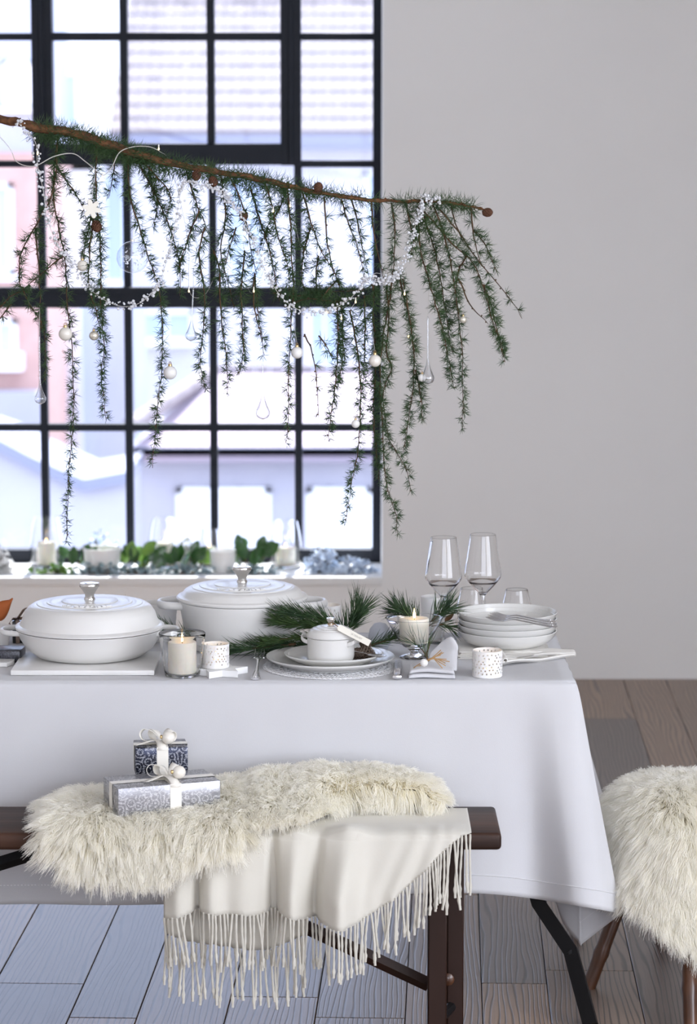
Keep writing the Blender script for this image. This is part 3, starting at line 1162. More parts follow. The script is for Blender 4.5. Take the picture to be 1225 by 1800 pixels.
def handle_loop(g, side, R, z, out, half, th, w, drop=0.0):
    """flat loop handle: horizontal D ring attached at radius R on the +-x side"""
    n = 22
    pts = []
    for i in range(n + 1):
        a = -PI / 2 + PI * i / n
        x = R - .012 + (out + .012) * max(0.0, math.cos(a)) ** 0.75
        y = half * math.sin(a) * (1.0 + 0.0)
        pts.append((side * x, y, z - drop * math.cos(a)))
    rows = []
    m = 10
    for i, p in enumerate(pts):
        q0 = Vector(pts[max(i - 1, 0)])
        q1 = Vector(pts[min(i + 1, n)])
        t = (q1 - q0).normalized()
        nr = Vector((t.y, -t.x, 0)).normalized()
        row = []
        for k in range(m):
            a = 2 * PI * k / m
            row.append(Vector(p) + nr * (math.cos(a) * w) + Vector((0, 0, math.sin(a) * th)))
        rows.append(row)
    g.grid(rows, wrap=True)

def lid_steps(R, z0, steps, dz):
    pass

# ---- shallow braiser
bc = Vector(((157.5 - 612.5) / pxm(6.16, .85), 6.165, TZ + .0135))
R1 = 259 / 2 / pxm(6.165, .85)
br = thing('shallow_casserole', 'shallow white enamelled casserole with domed lid and steel knob on marble board', 'casserole', bc)
HB = 0.064
prof = [(0, 0), (R1 * .66, 0), (R1 * .73, .003), (R1 * .86, .020), (R1 * .945, .042), (R1 * .985, HB - .004), (R1 * 1.0, HB - .001), (R1 * 1.0, HB), (R1 * .97, HB), (R1 * .95, .05), (R1 * .84, .022), (R1 * .7, .006), (0, .005)]
bo = G().lathe(prof, 72).obj('body', m_enamel, br, sharp=50)
zl = HB + .0018
def braiser_z(r):
    return zl + .053 + .010 * (1 - (r / (R1 * .72)) ** 2)
dome = [(R1 * .985, zl), (R1 * 1.005, zl), (R1 * 1.01, zl + .004), (R1 * .985, zl + .0065), (R1 * .95, zl + .0085), (R1 * .93, zl + .014), (R1 * .885, zl + .034), (R1 * .83, zl + .047), (R1 * .77, zl + .0535), (R1 * .725, zl + .0545)]
for (a, b, h) in ((.72, .60, .0562), (.585, .40, .0588), (.385, .0, .0612)):
    dome += [(R1 * a, zl + h - .0018), (R1 * (a - .012), zl + h), (R1 * b, zl + h + (.0012 if b > 0 else .003))]
lid = G().lathe(dome, 72).obj('lid', m_enamel, br, sharp=28)
g = G()
ring_text(g, 'LE CREUSET', 0.020, R1 * .495, lambda r: zl + .0598, 1.05, extrude=.0012)
g.obj('embossed_lettering', m_enamel, lid, smooth=False)
G().lathe(knob_profile(zl + .0635, .94), 40).obj('knob', m_steel, lid, sharp=35)
for s in (-1, 1):
    g = G()
    handle_loop(g, s, R1 * .985, HB - .007, .036, .045, .0065, .0045)
    g.obj('handle', m_enamel, br, sharp=None)
# ---- marble boards
mb = G().rbox(P(20, 1186, z=TZ).x, P(272, 1186, z=TZ).x, T(100, 1188).y, T(100, 1188).y + .24, TZ + .0008, TZ + .0125, .002, 2)
mb_o = mb.obj('marble_board', m_marble)
tag(mb_o, 'white marble board under the shallow casserole', 'board')
y_ = T(0, 1173).y
sl = G().prism([(-.95, y_), (P(22, 1172, z=TZ).x - .012, y_), (P(26, 1168, z=TZ).x - .002, y_ + .03), (P(26, 1168, z=TZ).x - .002, y_ + .07), (-.95, y_ + .07)], TZ + .0008, TZ + .0105)
tag(sl.obj('marble_offcut', m_marble, smooth=False), 'flat white marble slab reaching out of the picture by the black parcel', 'board')

# ---- tall dutch oven
R2 = 229 / 2 / pxm(6.34, .87)
dc = Vector(((425.5 - 612.5) / pxm(6.34, .85), 6.345, TZ + .0005))
do = thing('dutch_oven', 'tall white enamelled round dutch oven with steel knob amid pine sprigs', 'casserole', dc)
HD = 0.114
prof = [(0, 0), (R2 * .72, 0), (R2 * .80, .004), (R2 * .85, .015), (R2 * .88, .03), (R2 * .965, HD - .01), (R2 * .985, HD - .002), (R2 * .985, HD), (R2 * .95, HD), (R2 * .86, .03), (R2 * .8, .008), (0, .006)]
G().lathe(prof, 72).obj('body', m_enamel, do, sharp=50)
zl2 = HD + .0016
dome = [(R2 * .97, zl2), (R2 * 1.0, zl2), (R2 * 1.01, zl2 + .004), (R2 * .99, zl2 + .0075), (R2 * .95, zl2 + .0095), (R2 * .93, zl2 + .0115), (R2 * .88, zl2 + .021), (R2 * .83, zl2 + .0255), (R2 * .795, zl2 + .0268)]
for (a, b, h) in ((.775, .68, .0292), (.66, .46, .0325), (.44, .0, .0352)):
    dome += [(R2 * a, zl2 + h - .0018), (R2 * (a - .012), zl2 + h), (R2 * b, zl2 + h + (.0016 if b > 0 else .0045))]
lid2 = G().lathe(dome, 72).obj('lid', m_enamel, do, sharp=28)
g = G()
ring_text(g, 'LE CREUSET', 0.020, R2 * .56, lambda r: zl2 + .0336, 1.05, extrude=.0012)
g.obj('embossed_lettering', m_enamel, lid2, smooth=False)
G().lathe(knob_profile(zl2 + .0385, .92), 40).obj('knob', m_steel, lid2, sharp=35)
for s in (-1, 1):
    g = G()
    handle_loop(g, s, R2 * .975, HD - .010, .046, .048, .0095, .006)
    g.obj('handle', m_enamel, do, sharp=None)

# ---- lace doily, plates, mini cocotte
pc = T(581, 1165)
pc = Vector((pc.x, 6.095, TZ))
RP = 226 / 2 / pxm(6.095, .77)
dl = G()
rngd = random.Random(5)
for ring in range(6):
    rr = RP * (.66 + .075 * ring)
    nn_ = 46 + ring * 6
    prev = None
    pts = []
    for i in range(nn_ * 4 + 1):
        a = 2 * PI * i / (nn_ * 4)
        w = .0042 * math.sin(i * PI / 2 + ring) + .0018 * math.sin(nn_ * .5 * a)
        pts.append(((rr + w) * math.cos(a), (rr + w) * math.sin(a), .0016 + .0008 * math.sin(i * 1.7)))
    dl.tube(pts, .0011, 4, False)
for i in range(90):
    a = 2 * PI * i / 90
    rr = RP * 1.035
    cx_, cy_ = rr * math.cos(a), rr * math.sin(a)
    pts = [(cx_ + .0062 * math.cos(b), cy_ + .0062 * math.sin(b), .0015 + .0007 * math.sin(3 * b)) for b in np.linspace(0, 2 * PI, 9)]
    dl.tube(pts, .001, 4, False)
    a2 = a + .1
    dl.tube([(RP * .6 * math.cos(a), RP * .6 * math.sin(a), .0012), (RP * 1.03 * math.cos(a2), RP * 1.03 * math.sin(a2), .0012)], .0008, 4, False)
doily = dl.obj('lace_doily', m_lace, smooth=True, sharp=None)
doily.location = (pc.x + .004, pc.y - .008, TZ + .0003)
tag(doily, 'round white lace doily under the dinner plate', 'doily')
def plate(name, label, R, z, h, ridged=True, loc=None):
    pr = [(0, .002), (R * .62, .002), (R * .66, 0), (R * .69, 0), (R * .70, .003), (R * .84, h * .35), (R * .965, h * .78), (R, h - .001), (R * 1.0, h + .0012), (R * .985, h + .0015), (R * .95, h * .9)]
    if ridged:
        for q in (.93, .89, .85):
            hh = h * (.86 - (.93 - q) * 3.6)
            pr += [(R * q, hh + .0012), (R * (q - .018), hh - .0008)]
    pr += [(R * .80, h * .48), (R * .70, .0065), (R * .6, .0055), (0, .0055)]
    o = G().lathe(pr, 80).obj(name, m_ceramic, sharp=55)
    o.location = (loc.x, loc.y, z)
    return tag(o, label, 'plate', 'white stoneware at the place setting')
plate('dinner_plate', 'large white dinner plate resting on the lace doily', RP, TZ + .0032, .021, True, pc)
RS = 172 / 2 / pxm(6.1, .78)
plate('side_plate', 'smaller white side plate on the dinner plate under the mini pot', RS, TZ + .0098, .0195, True, Vector((pc.x + .006, pc.y + .010, 0)))
mc = Vector((pc.x + .001, pc.y - .004, TZ + .0162))
RM = 84 / 2 / pxm(6.09, .8)
mp_ = thing('mini_cocotte', 'tiny white lidded cocotte with a paper tag on the stacked plates', 'casserole', mc)
HM = 0.053
G().lathe([(0, 0), (RM * .86, 0), (RM * .94, .002), (RM * .98, .008), (RM * .985, HM - .004), (RM, HM - .001), (RM * .97, HM), (RM * .9, HM - .01), (RM * .88, .008), (0, .006)], 56).obj('body', m_enamel, mp_, sharp=50)
z3 = HM + .0006
dm = [(RM * .98, z3), (RM * 1.03, z3 + .0005), (RM * 1.035, z3 + .003), (RM * 1.0, z3 + .0055), (RM * .93, z3 + .0125), (RM * .84, z3 + .0165), (RM * .79, z3 + .0172), (RM * .77, z3 + .019), (RM * .62, z3 + .0205), (RM * .60, z3 + .0225), (RM * .42, z3 + .0235), (RM * .40, z3 + .0248), (0, z3 + .026)]
lid3 = G().lathe(dm, 56).obj('lid', m_enamel, mp_, sharp=28)
g = G()
ring_text(g, 'LE CREUSET', 0.0062, RM * .69, lambda r: z3 + .0202, 1.1, extrude=.0005)
g.obj('embossed_lettering', m_enamel, lid3, smooth=False)
G().lathe(knob_profile(z3 + .0245, .44), 32).obj('knob', m_steel, lid3, sharp=35)
for s in (-1, 1):
    # upturned side handles: slanting loops
    g = G()
    n, m = 16, 8
    rows3 = []
    for i in range(n + 1):
        a = -PI / 2 + PI * i / n
        y = .021 * math.sin(a)
        x = RM * .93 + .019 * max(0, math.cos(a)) ** .6
        z = HM - .012 + .010 * math.cos(a)
        c = Vector((s * x, y, z))
        rows3.append([c + Vector((s * .0022 * math.cos(b), 0, .0052 * math.sin(b))) for b in (2 * PI * k / m for k in range(m))])
    g.grid(rows3, wrap=True)
    g.obj('handle', m_enamel, mp_, sharp=None, )
for o in [c for c in mp_.children if c.name.startswith('handle')]:
    o.rotation_euler = (0, 0, math.radians(-24))
# paper tag tied to the knob
tg0, tg1 = P(598, 1104, Y=6.045) - mc, P(650, 1131, Y=6.035) - mc
ax = (tg1 - tg0)
Lt = ax.length
ax.normalize()
wv = Vector((0.0, .45, .9))
wv = (wv - ax * wv.dot(ax)).normalized()
nv_ = ax.cross(wv)
Mt = Matrix((( ax.x, wv.x, nv_.x, tg0.x), (ax.y, wv.y, nv_.y, tg0.y), (ax.z, wv.z, nv_.z, tg0.z), (0, 0, 0, 1)))
tgo = G().prism([(-.006, -.004), (-.002, -.0075), (Lt, -.0075), (Lt, .0075), (-.002, .0075), (-.006, .004)], -.0004, .0004, Mt).obj('paper_tag', m_tag, mp_, smooth=False)
v, f = text_mesh('LE CREUSET', .0052, .0002)
G().add([(q.x + Lt * .55, q.y, q.z + .0006) for q in v], f, Mt).obj('printed_name', m_ink, tgo, smooth=False)
v, f = text_mesh('LE CREUSET', .0052, .0002)
kz = z3 + .0245 + .004
G().tube([(0.007 * math.cos(a), 0.007 * math.sin(a), kz + .001 * math.sin(a)) for a in np.linspace(0, 2 * PI, 14)] + [tuple(tg0)], .0012, 5).obj('tag_string', m_twine, mp_)

# ---- cutlery
def fork(name, label, M, group=None, L=.19, tines_up=True):
    t = thing(name, label, 'fork', (0, 0, 0), group=group)
    t.matrix_world = M
    # along +y : handle end at 0, tines at L ; z up
    h = G()
    rows_ = []
    for (y, w, z, th) in ((0, .0085, .002, .0022), (.004, .0105, .002, .0026), (.02, .0085, .0022, .0024), (.05, .0045, .003, .0020), (.085, .003, .006, .0018), (.112, .0035, .008, .0018), (.124, .0075, .0072, .0016), (.132, .0118, .0052, .0014), (.140, .0125, .0036, .0013)):
        rows_.append([(w * math.cos(a), y, z + th * math.sin(a)) for a in (2 * PI * k / 12 for k in range(12))])
    h.grid(rows_, wrap=True)
    n = len(rows_)
    h.f.append(tuple(range(11, -1, -1)))
    h.f.append(tuple((n - 1) * 12 + k for k in range(12)))
    h.obj('handle', m_silver, t, sharp=45)
    orn = G()
    for k in range(7):
        orn.ball((0, .008 + k * .0062, .0048 - .0002 * k), .0021 - .0001 * k, 8, 6)
    for s_ in (-1, 1):
        orn.tube([(s_ * .0085, .004, .0035), (s_ * .0075, .02, .0035), (s_ * .004, .05, .004)], .0009, 5)
    orn.obj('handle_relief', m_silver, t)
    for k in range(4):
        x = -.0105 + .007 * k
        g_ = G()
        g_.tube([(x, .137, .0040), (x, .150, .0028), (x, .165, .0032), (x * .98, .180, .0058), (x * .97, .190, .0085)], [.0019, .0018, .0017, .0014, .0008], 6)
        g_.obj('tine', m_silver, t)
    return t
f0, f1 = T(449, 1196), T(461, 1149)
ang = -math.atan2(f1.x - f0.x, (f1.y - f0.y))
fork('dinner_fork', 'silver fork lying on the cloth between the votive and dinner plate', M4((f0.x, f0.y, TZ + .001), (math.radians(5.0), 0, ang), (1.0, 1.22, 1)))
# knife (handle shows below the plate rim, blade tucked beside it)
k0, k1 = T(698, 1196), T(701, 1150)
kn = thing('dinner_knife', 'silver knife with ornate handle lying beside the folded napkin', 'knife', (0, 0, 0))
kn.matrix_world = M4((k0.x, k0.y, TZ + .001), (0, 0, -math.atan2(k1.x - k0.x, k1.y - k0.y)))
rows_ = []
for (y, w, th) in ((0, .006, .004), (.003, .0105, .006), (.008, .0085, .0055), (.014, .006, .0045), (.03, .0075, .0055), (.055, .0065, .005), (.075, .0085, .0062), (.083, .0065, .005), (.090, .008, .005)):
    rows_.append([(w * math.cos(a), y, .006 + th * math.sin(a)) for a in (2 * PI * k / 12 for k in range(12))])
g = G().grid(rows_, wrap=True)
g.f.append(tuple(range(11, -1, -1)))
g.obj('handle', m_silver, kn, sharp=50)
G().prism([(-.008, .088), (.008, .088), (.0095, .13), (.009, .19), (.002, .215), (-.007, .20)], .005, .0068).obj('blade', m_silver, kn, smooth=False)
orn = G()
for k in range(6):
    orn.tube([(.0075 * math.cos(a), .03 + k * .008, .006 + .0062 * math.sin(a)) for a in np.linspace(0, 2 * PI, 10)], .0009, 4, False)
orn.obj('handle_relief', m_silver, kn)
# spoons on the rims of the two plates
def spoon(name, label, M):
    t = thing(name, label, 'spoon', (0, 0, 0))
    t.matrix_world = M
    rows_ = []
    for r_ in range(7):
        q = r_ / 6
        rows_.append([(.019 * q * math.cos(a), .03 * q * math.sin(a), .007 * (q * q)) for a in (2 * PI * k / 24 for k in range(24))])
    o = G().grid(rows_, wrap=True).obj('bowl', m_silver, t, sharp=None)
    s_ = o.modifiers.new('metal_thickness', 'SOLIDIFY')
    s_.thickness = .0012
    rows_ = []
    for (y, w, z) in ((-.028, .005, .006), (-.036, .0028, .009), (-.07, .0028, .012), (-.10, .005, .0105), (-.125, .0075, .008), (-.131, .004, .0075)):
        rows_.append([(w * math.cos(a), y, z + .0012 * math.sin(a)) for a in (2 * PI * k / 10 for k in range(10))])
    G().grid(rows_, wrap=True).obj('handle', m_silver, t, sharp=50)
    return t
s1 = P(662, 1158, z=TZ + .024)
spoon('dessert_spoon', 'silver spoon resting on the side plate rim by the pine cones', M4((s1.x, s1.y, TZ + .027), (0, math.radians(-4), math.radians(-118)), (.8, .8, .8)))
s2 = P(690, 1163, z=TZ + .022)

# ---- candles in glass
def flame(g, c, s=1.0):
    pr = [(0, 0), (.0016 * s, .001 * s), (.0030 * s, .005 * s), (.0027 * s, .010 * s), (.0013 * s, .016 * s), (0, .021 * s)]
    g.lathe(pr, 12, Matrix.Translation(c))
def candle(parent, c, R, h, fl=True, s=1.0, mt=None):
    g = G().lathe([(0, 0), (R * .97, 0), (R, .002), (R, h - .003), (R * .96, h), (R * .55, h - .0005), (R * .35, h - .004), (0, h - .005)], 40, Matrix.Translation(c))
    o = g.obj('candle', mt or m_wax, parent, sharp=50)
    G().tube([(c[0], c[1], c[2] + h - .006), (c[0] + .0006, c[1], c[2] + h + .003)], .0011, 6).obj('wick', m_wick, o)
    if fl:
        gf = G()
        flame(gf, (c[0], c[1], c[2] + h - .001), s)
        gf.obj('flame', m_flame, o)
    return o
def tumbler_mesh(Rb, Rt, h, th=.0022, base=.006):
    wall = [(Rb + (Rt - Rb) * k / 12, .002 + (h - .003) * k / 12) for k in range(13)]
    inner = [(r_ - th, z_) for r_, z_ in wall if z_ > base + .002]
    return G().lathe([(0, 0), (Rb * .90, 0), (Rb * .97, .0006)] + wall + [(Rt - th / 2, h)] + inner[::-1] + [(Rb - th * 1.3, base + .0008), (Rb - th * 2.2, base), (0, base)], 64)
vc = T(321, 1193)
VY = vc.y + .032
vc = Vector(((320.5 - 612.5) / pxm(VY, .78), VY, TZ + .0006))
sc_ = 1 / pxm(VY, .79)
vot = thing('glass_votive', 'clear flared glass holding a lit cream pillar candle', 'candle holder', vc)
tumbler_mesh(31 * sc_, 41.5 * sc_, 77 * sc_).obj('glass', m_glass, vot, sharp=50)
candle(vot, (0, 0, .0065), 25 * sc_, 56 * sc_)
# second clear glass behind it
vb = Vector((P(308, 1130, z=TZ).x, 6.14 + .03, TZ + .0006))
vot2 = tumbler_mesh(.026, .033, .068).obj('water_tumbler', m_glass, sharp=50)
vot2.location = Vector(((322 - 612.5) / pxm(6.068, .78), 6.068, TZ + .0006))
tag(vot2, 'small empty glass tumbler hidden behind the pillar candle glass', 'tumbler')

# pierced porcelain tealight holders
def pierced(name, label, c, R, h, group='pierced porcelain tealight holders'):
    t = thing(name, label, 'candle holder', c, group=group)
    n, mrow = 132, 15
    z0, z1 = .005, h - .003
    g = G()
    # wall with real holes: quads left out where a hole is
    rr = random.Random(int(c.x * 1000) + 5)
    def wall(Rw):
        rows_ = [[(Rw * math.cos(2 * PI * i / n), Rw * math.sin(2 * PI * i / n), z) for i in range(n)] for z in ([0.0015] + [z0 + (z1 - z0) * k / (mrow * 2) for k in range(mrow * 2 + 1)] + [h])]
        return rows_
    holes = set()
    for row in range(2, mrow * 2 - 3, 4):
        sh = (row // 4) * 3
        for i in range(0, n, 6):
            if rr.random() < .88:
                ii = (i + sh + rr.randint(0, 1)) % n
                rw_ = row + 1 + rr.randint(0, 1)
                holes.add((rw_, ii))
                holes.add((rw_ + 1, ii))
    for Rw in (R, R - .0018):
        rws = wall(Rw)
        b = len(g.v)
        g.v.extend([p for r_ in rws for p in r_])
        for k in range(len(rws) - 1):
            for i in range(n):
                if (k, i) in holes or (k, (i - 1) % n) in holes:
                    continue
                j = (i + 1) % n
                g.f.append((b + k * n + i, b + k * n + j, b + (k + 1) * n + j, b + (k + 1) * n + i))
    nb = len(g.v) // 2
    nr = nb // n
    for i in range(n):
        j = (i + 1) % n
        g.f.append(((nr - 1) * n + i, (nr - 1) * n + j, nb + (nr - 1) * n + j, nb + (nr - 1) * n + i))
    g.lathe([(0, .0008), (R * .96, .0), (R, .0016), (R - .002, .004), (0, .004)], 48)
    g.obj('shade', m_porcelain, t, sharp=50)
    tl = G().lathe([(0, .0045), (R * .7, .0045), (R * .7, .016), (R * .66, .017), (0, .0165)], 28).obj('tealight', m_wax, t)
    gf = G()
    flame(gf, (0, 0, .017), .9)
    gf.obj('flame', m_flame, t)
    return t
YP = T(857, 1194).y + .033
pierced('tealight_holder', 'pierced white porcelain tealight holder in front of the plate stack', Vector(((856.5 - 612.5) / pxm(YP, .77), YP, TZ + .0006)), 26.5 / pxm(YP, .77), 47 / pxm(YP, .77))
# star plaque
ys = T(392, 1192).y + .045
sc2 = 1 / pxm(ys, .76)
star = []
for i in range(12):
    a = 2 * PI * i / 12 + .22
    r_ = .062 if i % 2 == 0 else .036
    star.append((r_ * math.cos(a) * 1.05, r_ * math.sin(a) * .95))
st_o = G().prism(star, 0, .0145).obj('star_plaque', m_white, smooth=False)
st_o.location = Vector(((385 - 612.5) * sc2, ys, TZ + .0008))
tag(st_o, 'thick white star shaped plaque under a pierced tealight holder', 'plaque')
pierced('tealight_holder', 'pierced white porcelain tealight holder standing on the white star plaque', Vector(((379 - 612.5) * sc2, ys + .004, TZ + .016)), 24 * sc2, 42 * sc2)
pierced('tealight_holder', 'pierced white porcelain holder standing behind the dutch oven handle', Vector(((577 - 612.5) / pxm(6.45, .8), 6.455, TZ + .0006)), .030, .082)

# plain porcelain cups at the back
def cup(name, label, px, Y, R, h, ridges=0, cat='candle holder'):
    pr = [(0, 0), (R * .8, 0), (R * .84, .002)]
    for k in range(1, 13):
        t_ = k / 12
        pr.append((R * (.84 + .16 * t_) + (.0008 if ridges and k % 2 else 0), h * t_ * .99))
    pr += [(R * 1.0, h), (R * .96, h), (R * .80, .006), (0, .005)]
    o = G().lathe(pr, 48).obj(name, m_porcelain if cat != 'x' else m_tallow, sharp=50)
    o.location = Vector(((px - 612.5) / pxm(Y, .8), Y, TZ + .0006))
    return tag(o, label, cat)
cup('porcelain_cup', 'plain off-white porcelain cup between the casserole and dutch oven', 280, 6.43, .043, .092, 1)
cup('porcelain_cup', 'pale cream porcelain cup half hidden by the wine glass stem and pine', 762, 6.47, .031, .10, 1)
cup('ribbed_cup', 'ribbed white ceramic cup with an orange petal at the table end', -4, 6.36, .030, .048, 1, 'cup')
pt = P(0, 1062, Y=6.36)
rows_ = []
for i in range(9):
    t_ = i / 8
    w = .020 * math.sin(PI * min(1, t_ * .9 + .12)) ** .8 * (1 - t_ ** 6) + .0003
    c_ = P(-16 + 38 * t_, 1082 - 8 * t_ - 22 * t_ ** 2.2, Y=6.36 - .01 * t_)
    rows_.append([(c_.x - w * .3 * q, c_.y + .006 * q * q, c_.z + w * q) for q in (-1, -.5, 0, .5, 1)])
po = G().grid(rows_).obj('dried_petal', m_orange, sharp=None)
s_ = po.modifiers.new('petal_thickness', 'SOLIDIFY')
s_.thickness = .0012
tag(po, 'curled terracotta orange dried petal in the ribbed white cup', 'petal')
# dark wrapped box with brown ribbon, and black parcel with silver print
def wrap_material(name, base, line, rough, metal, scale=60, w=0.06):
    m = bpy.data.materials.new(name)
    m.use_nodes = True
    nt = m.node_tree
    N, L = nt.nodes.new, nt.links.new
    b = nt.nodes['Principled BSDF']
    b.inputs['Metallic'].default_value = metal
    b.inputs['Roughness'].default_value = rough
    tc = N('ShaderNodeTexCoord')
    # little rings and leafy outlines
    vo = N('ShaderNodeTexVoronoi')
    vo.inputs['Scale'].default_value = scale
    vo.inputs['Randomness'].default_value = .8
    nz = N('ShaderNodeTexNoise')
    nz.inputs['Scale'].default_value = scale * .8
    add = N('ShaderNodeVectorMath')
    add.operation = 'MULTIPLY_ADD'
    add.inputs[1].default_value = (.012, .012, .012)
    L(nz.outputs['Color'], add.inputs[0])
    L(tc.outputs['Object'], add.inputs[2])
    L(add.outputs[0], vo.inputs['Vector'])
    wv = N('ShaderNodeMath')
    wv.operation = 'MULTIPLY'
    wv.inputs[1].default_value = 22.0
    L(vo.outputs['Distance'], wv.inputs[0])
    sn = N('ShaderNodeMath')
    sn.operation = 'SINE'
    L(wv.outputs[0], sn.inputs[0])
    gt = N('ShaderNodeMath')
    gt.operation = 'GREATER_THAN'
    gt.inputs[1].default_value = 0.62
    L(sn.outputs[0], gt.inputs[0])
    mx = N('ShaderNodeMix')
    mx.data_type = 'RGBA'
    mx.inputs[6].default_value = (*base, 1)
    mx.inputs[7].default_value = (*line, 1)
    L(gt.outputs[0], mx.inputs[0])
    L(mx.outputs[2], b.inputs['Base Color'])
    mr = N('ShaderNodeMapRange')
    mr.inputs['To Min'].default_value = metal
    mr.inputs['To Max'].default_value = 0.15
    L(gt.outputs[0], mr.inputs['Value'])
    L(mr.outputs[0], b.inputs['Metallic'])
    # foil creases
    cr = N('ShaderNodeTexNoise')
    cr.inputs['Scale'].default_value = 16
    cr.inputs['Detail'].default_value = 2
    L(tc.outputs['Object'], cr.inputs['Vector'])
    bp = N('ShaderNodeBump')
    bp.inputs['Strength'].default_value = .35
    bp.inputs['Distance'].default_value = .006
    L(cr.outputs['Fac'], bp.inputs['Height'])
    L(bp.outputs['Normal'], b.inputs['Normal'])
    return m
m_foil_silver = wrap_material('silver_foil_paper', (0.30, 0.30, 0.32), (0.58, 0.58, 0.60), .3, .75, 48)
m_foil_dark = wrap_material('dark_foil_paper', (0.030, 0.034, 0.055), (0.34, 0.35, 0.39), .22, .75, 48)
m_foil_black = wrap_material('black_foil_paper', (0.006, 0.006, 0.008), (0.10, 0.10, 0.13), .3, .1, 80)
m_black_paper = mat('black_glossy_paper', (0.006, 0.006, 0.008), .15, coat=.6)
def strip(pts, w, wdir, th=.0006):
    """ribbon strip along pts, width w along wdir"""
    wd = Vector(wdir)
    rows_ = []
    for p in pts:
        p = Vector(p)
        rows_.append([p - wd * w / 2, p + wd * w / 2])
    return G().grid(rows_)
def ribbon_obj(gr, name, m, parent, th=.0008):
    o = gr.obj(name, m, parent, sharp=None)
    s_ = o.modifiers.new('ribbon_thickness', 'SOLIDIFY')
    s_.thickness = th
    s_.offset = 0
    return o
db0 = Vector(((45 - 612.5) / pxm(6.42, .8), 6.42, TZ + .0006))
db = thing('black_gift_box', 'small glossy black gift box tied with brown ribbon behind the casserole', 'gift', db0, math.radians(8))
G().rbox(-.032, .036, -.03, .03, 0, .052, .002, 2).obj('box', m_black_paper, db)
strip([(-.020, -.0312, 0), (-.020, -.0312, .0532), (-.020, .0312, .0532), (-.020, .0312, 0)], .009, (1, 0, 0)).obj('ribbon', m_brown_ribbon, db, smooth=False)
strip([(-.0332, 0, 0), (-.0332, 0, .0532), (.0372, 0, .0532), (.0372, 0, 0)], .009, (0, 1, 0)).obj('ribbon', m_brown_ribbon, db, smooth=False)
ribbon_obj(strip([(-.020, -.006, .054), (-.012, -.01, .066), (-.004, -.012, .078), (.002, -.012, .082)], .010, (.7, .7, 0)), 'bow', m_brown_ribbon, db)
ribbon_obj(strip([(-.020, -.006, .054), (-.032, -.022, .058), (-.04, -.03, .048), (-.036, -.033, .038), (-.024, -.02, .052)], .009, (.5, -.5, .7)), 'bow', m_brown_ribbon, db)
ribbon_obj(strip([(-.016, -.01, .056), (.004, -.022, .06), (.02, -.03, .058), (.024, -.033, .044)], .008, (.3, .6, .7)), 'bow', m_brown_ribbon, db)
bp0 = T(5, 1166)
bp = G().rbox(-.075, .042, -.02, .045, 0, .030, .004, 2).obj('black_parcel', m_foil_black)
bp.location = (bp0.x, bp0.y + .02, TZ + .0006)
bp.rotation_euler = (0, 0, -.08)
tag(bp, 'flat black printed foil parcel under the casserole handle', 'gift')

# ---- footed glass bowl with candle
gy = 6.20
gc = Vector(((728 - 612.5) / pxm(gy, .8), gy, TZ + .0006))
gs = 1 / pxm(gy, .8)
gb = thing('footed_glass_bowl', 'ribbed footed glass bowl holding a lit cream candle and pine', 'candle holder', gc)
pr = [(0, 0), (25 * gs, 0), (26 * gs, .002), (22 * gs, .005), (9 * gs, .010), (7 * gs, .014), (9 * gs, .018), (13 * gs, .022), (20 * gs, .028), (30 * gs, .045), (42 * gs, .072), (50 * gs, .092), (51 * gs, .0935), (49 * gs, .093), (40 * gs, .071), (28 * gs, .045), (18 * gs, .032), (0, .030)]
G().lathe(pr, 56).obj('bowl', m_glass, gb, sharp=50)
candle(gb, (0, 0, .0365), 26 * gs, .056, True, 1.15)
tl = G().lathe([(0, 0), (.0085, 0), (.0085, .012), (.0075, .0122), (.007, .010), (0, .010)], 20, Matrix.Translation((-.030, .012, .083))).obj('tealight_cup', m_wire, gb)
# ---- wine glasses and tumblers
def wine_glass(label, px, Y, hgt=0.252):
    R = 32.5 / pxm(Y, .93)
    t = thing('wine_glass', label, 'wine glass', Vector(((px - 612.5) / pxm(Y, .9), Y, TZ + .0006)), group='angular wine glasses')
    z0 = .110
    out = crom([(.0036, .03), (.0036, z0 - .022), (.0046, z0 - .006), (.0105, z0 + .004), (R * .60, z0 + .021), (R * .93, z0 + .039), (R, z0 + .048), (R * .965, z0 + .062), (R * .84, z0 + .100), (R * .69, hgt)], 60)
    inn = [(max(0, r_ - .0011), z_ + (.0022 if z_ < z0 + .03 else .0006)) for r_, z_ in out if z_ > z0 + .003 and r_ > .0085]
    pr = [(0, .0035), (.006, .0045), (.0048, .010), (.0039, .02)] + [(float(a), float(b)) for a, b in out] + [(R * .69 - .0005, hgt + .0005)] + [(float(a), float(b)) for a, b in reversed(inn)][1:] + [(.004, z0 + .0052), (0, z0 + .0050)]
    G().lathe(pr, 72).obj('bowl', m_glass, t, sharp=30)
    G().lathe([(0, 0), (.036, 0), (.0365, .0012), (.030, .0024), (.008, .0042), (0, .005)], 48).obj('foot', m_glass, t, sharp=60)
    return t
wine_glass('tall wine glass with pine needles in front of its stem', 779.5, 6.40)
wine_glass('tall wine glass standing directly behind the stacked plates', 848.5, 6.43, .255)
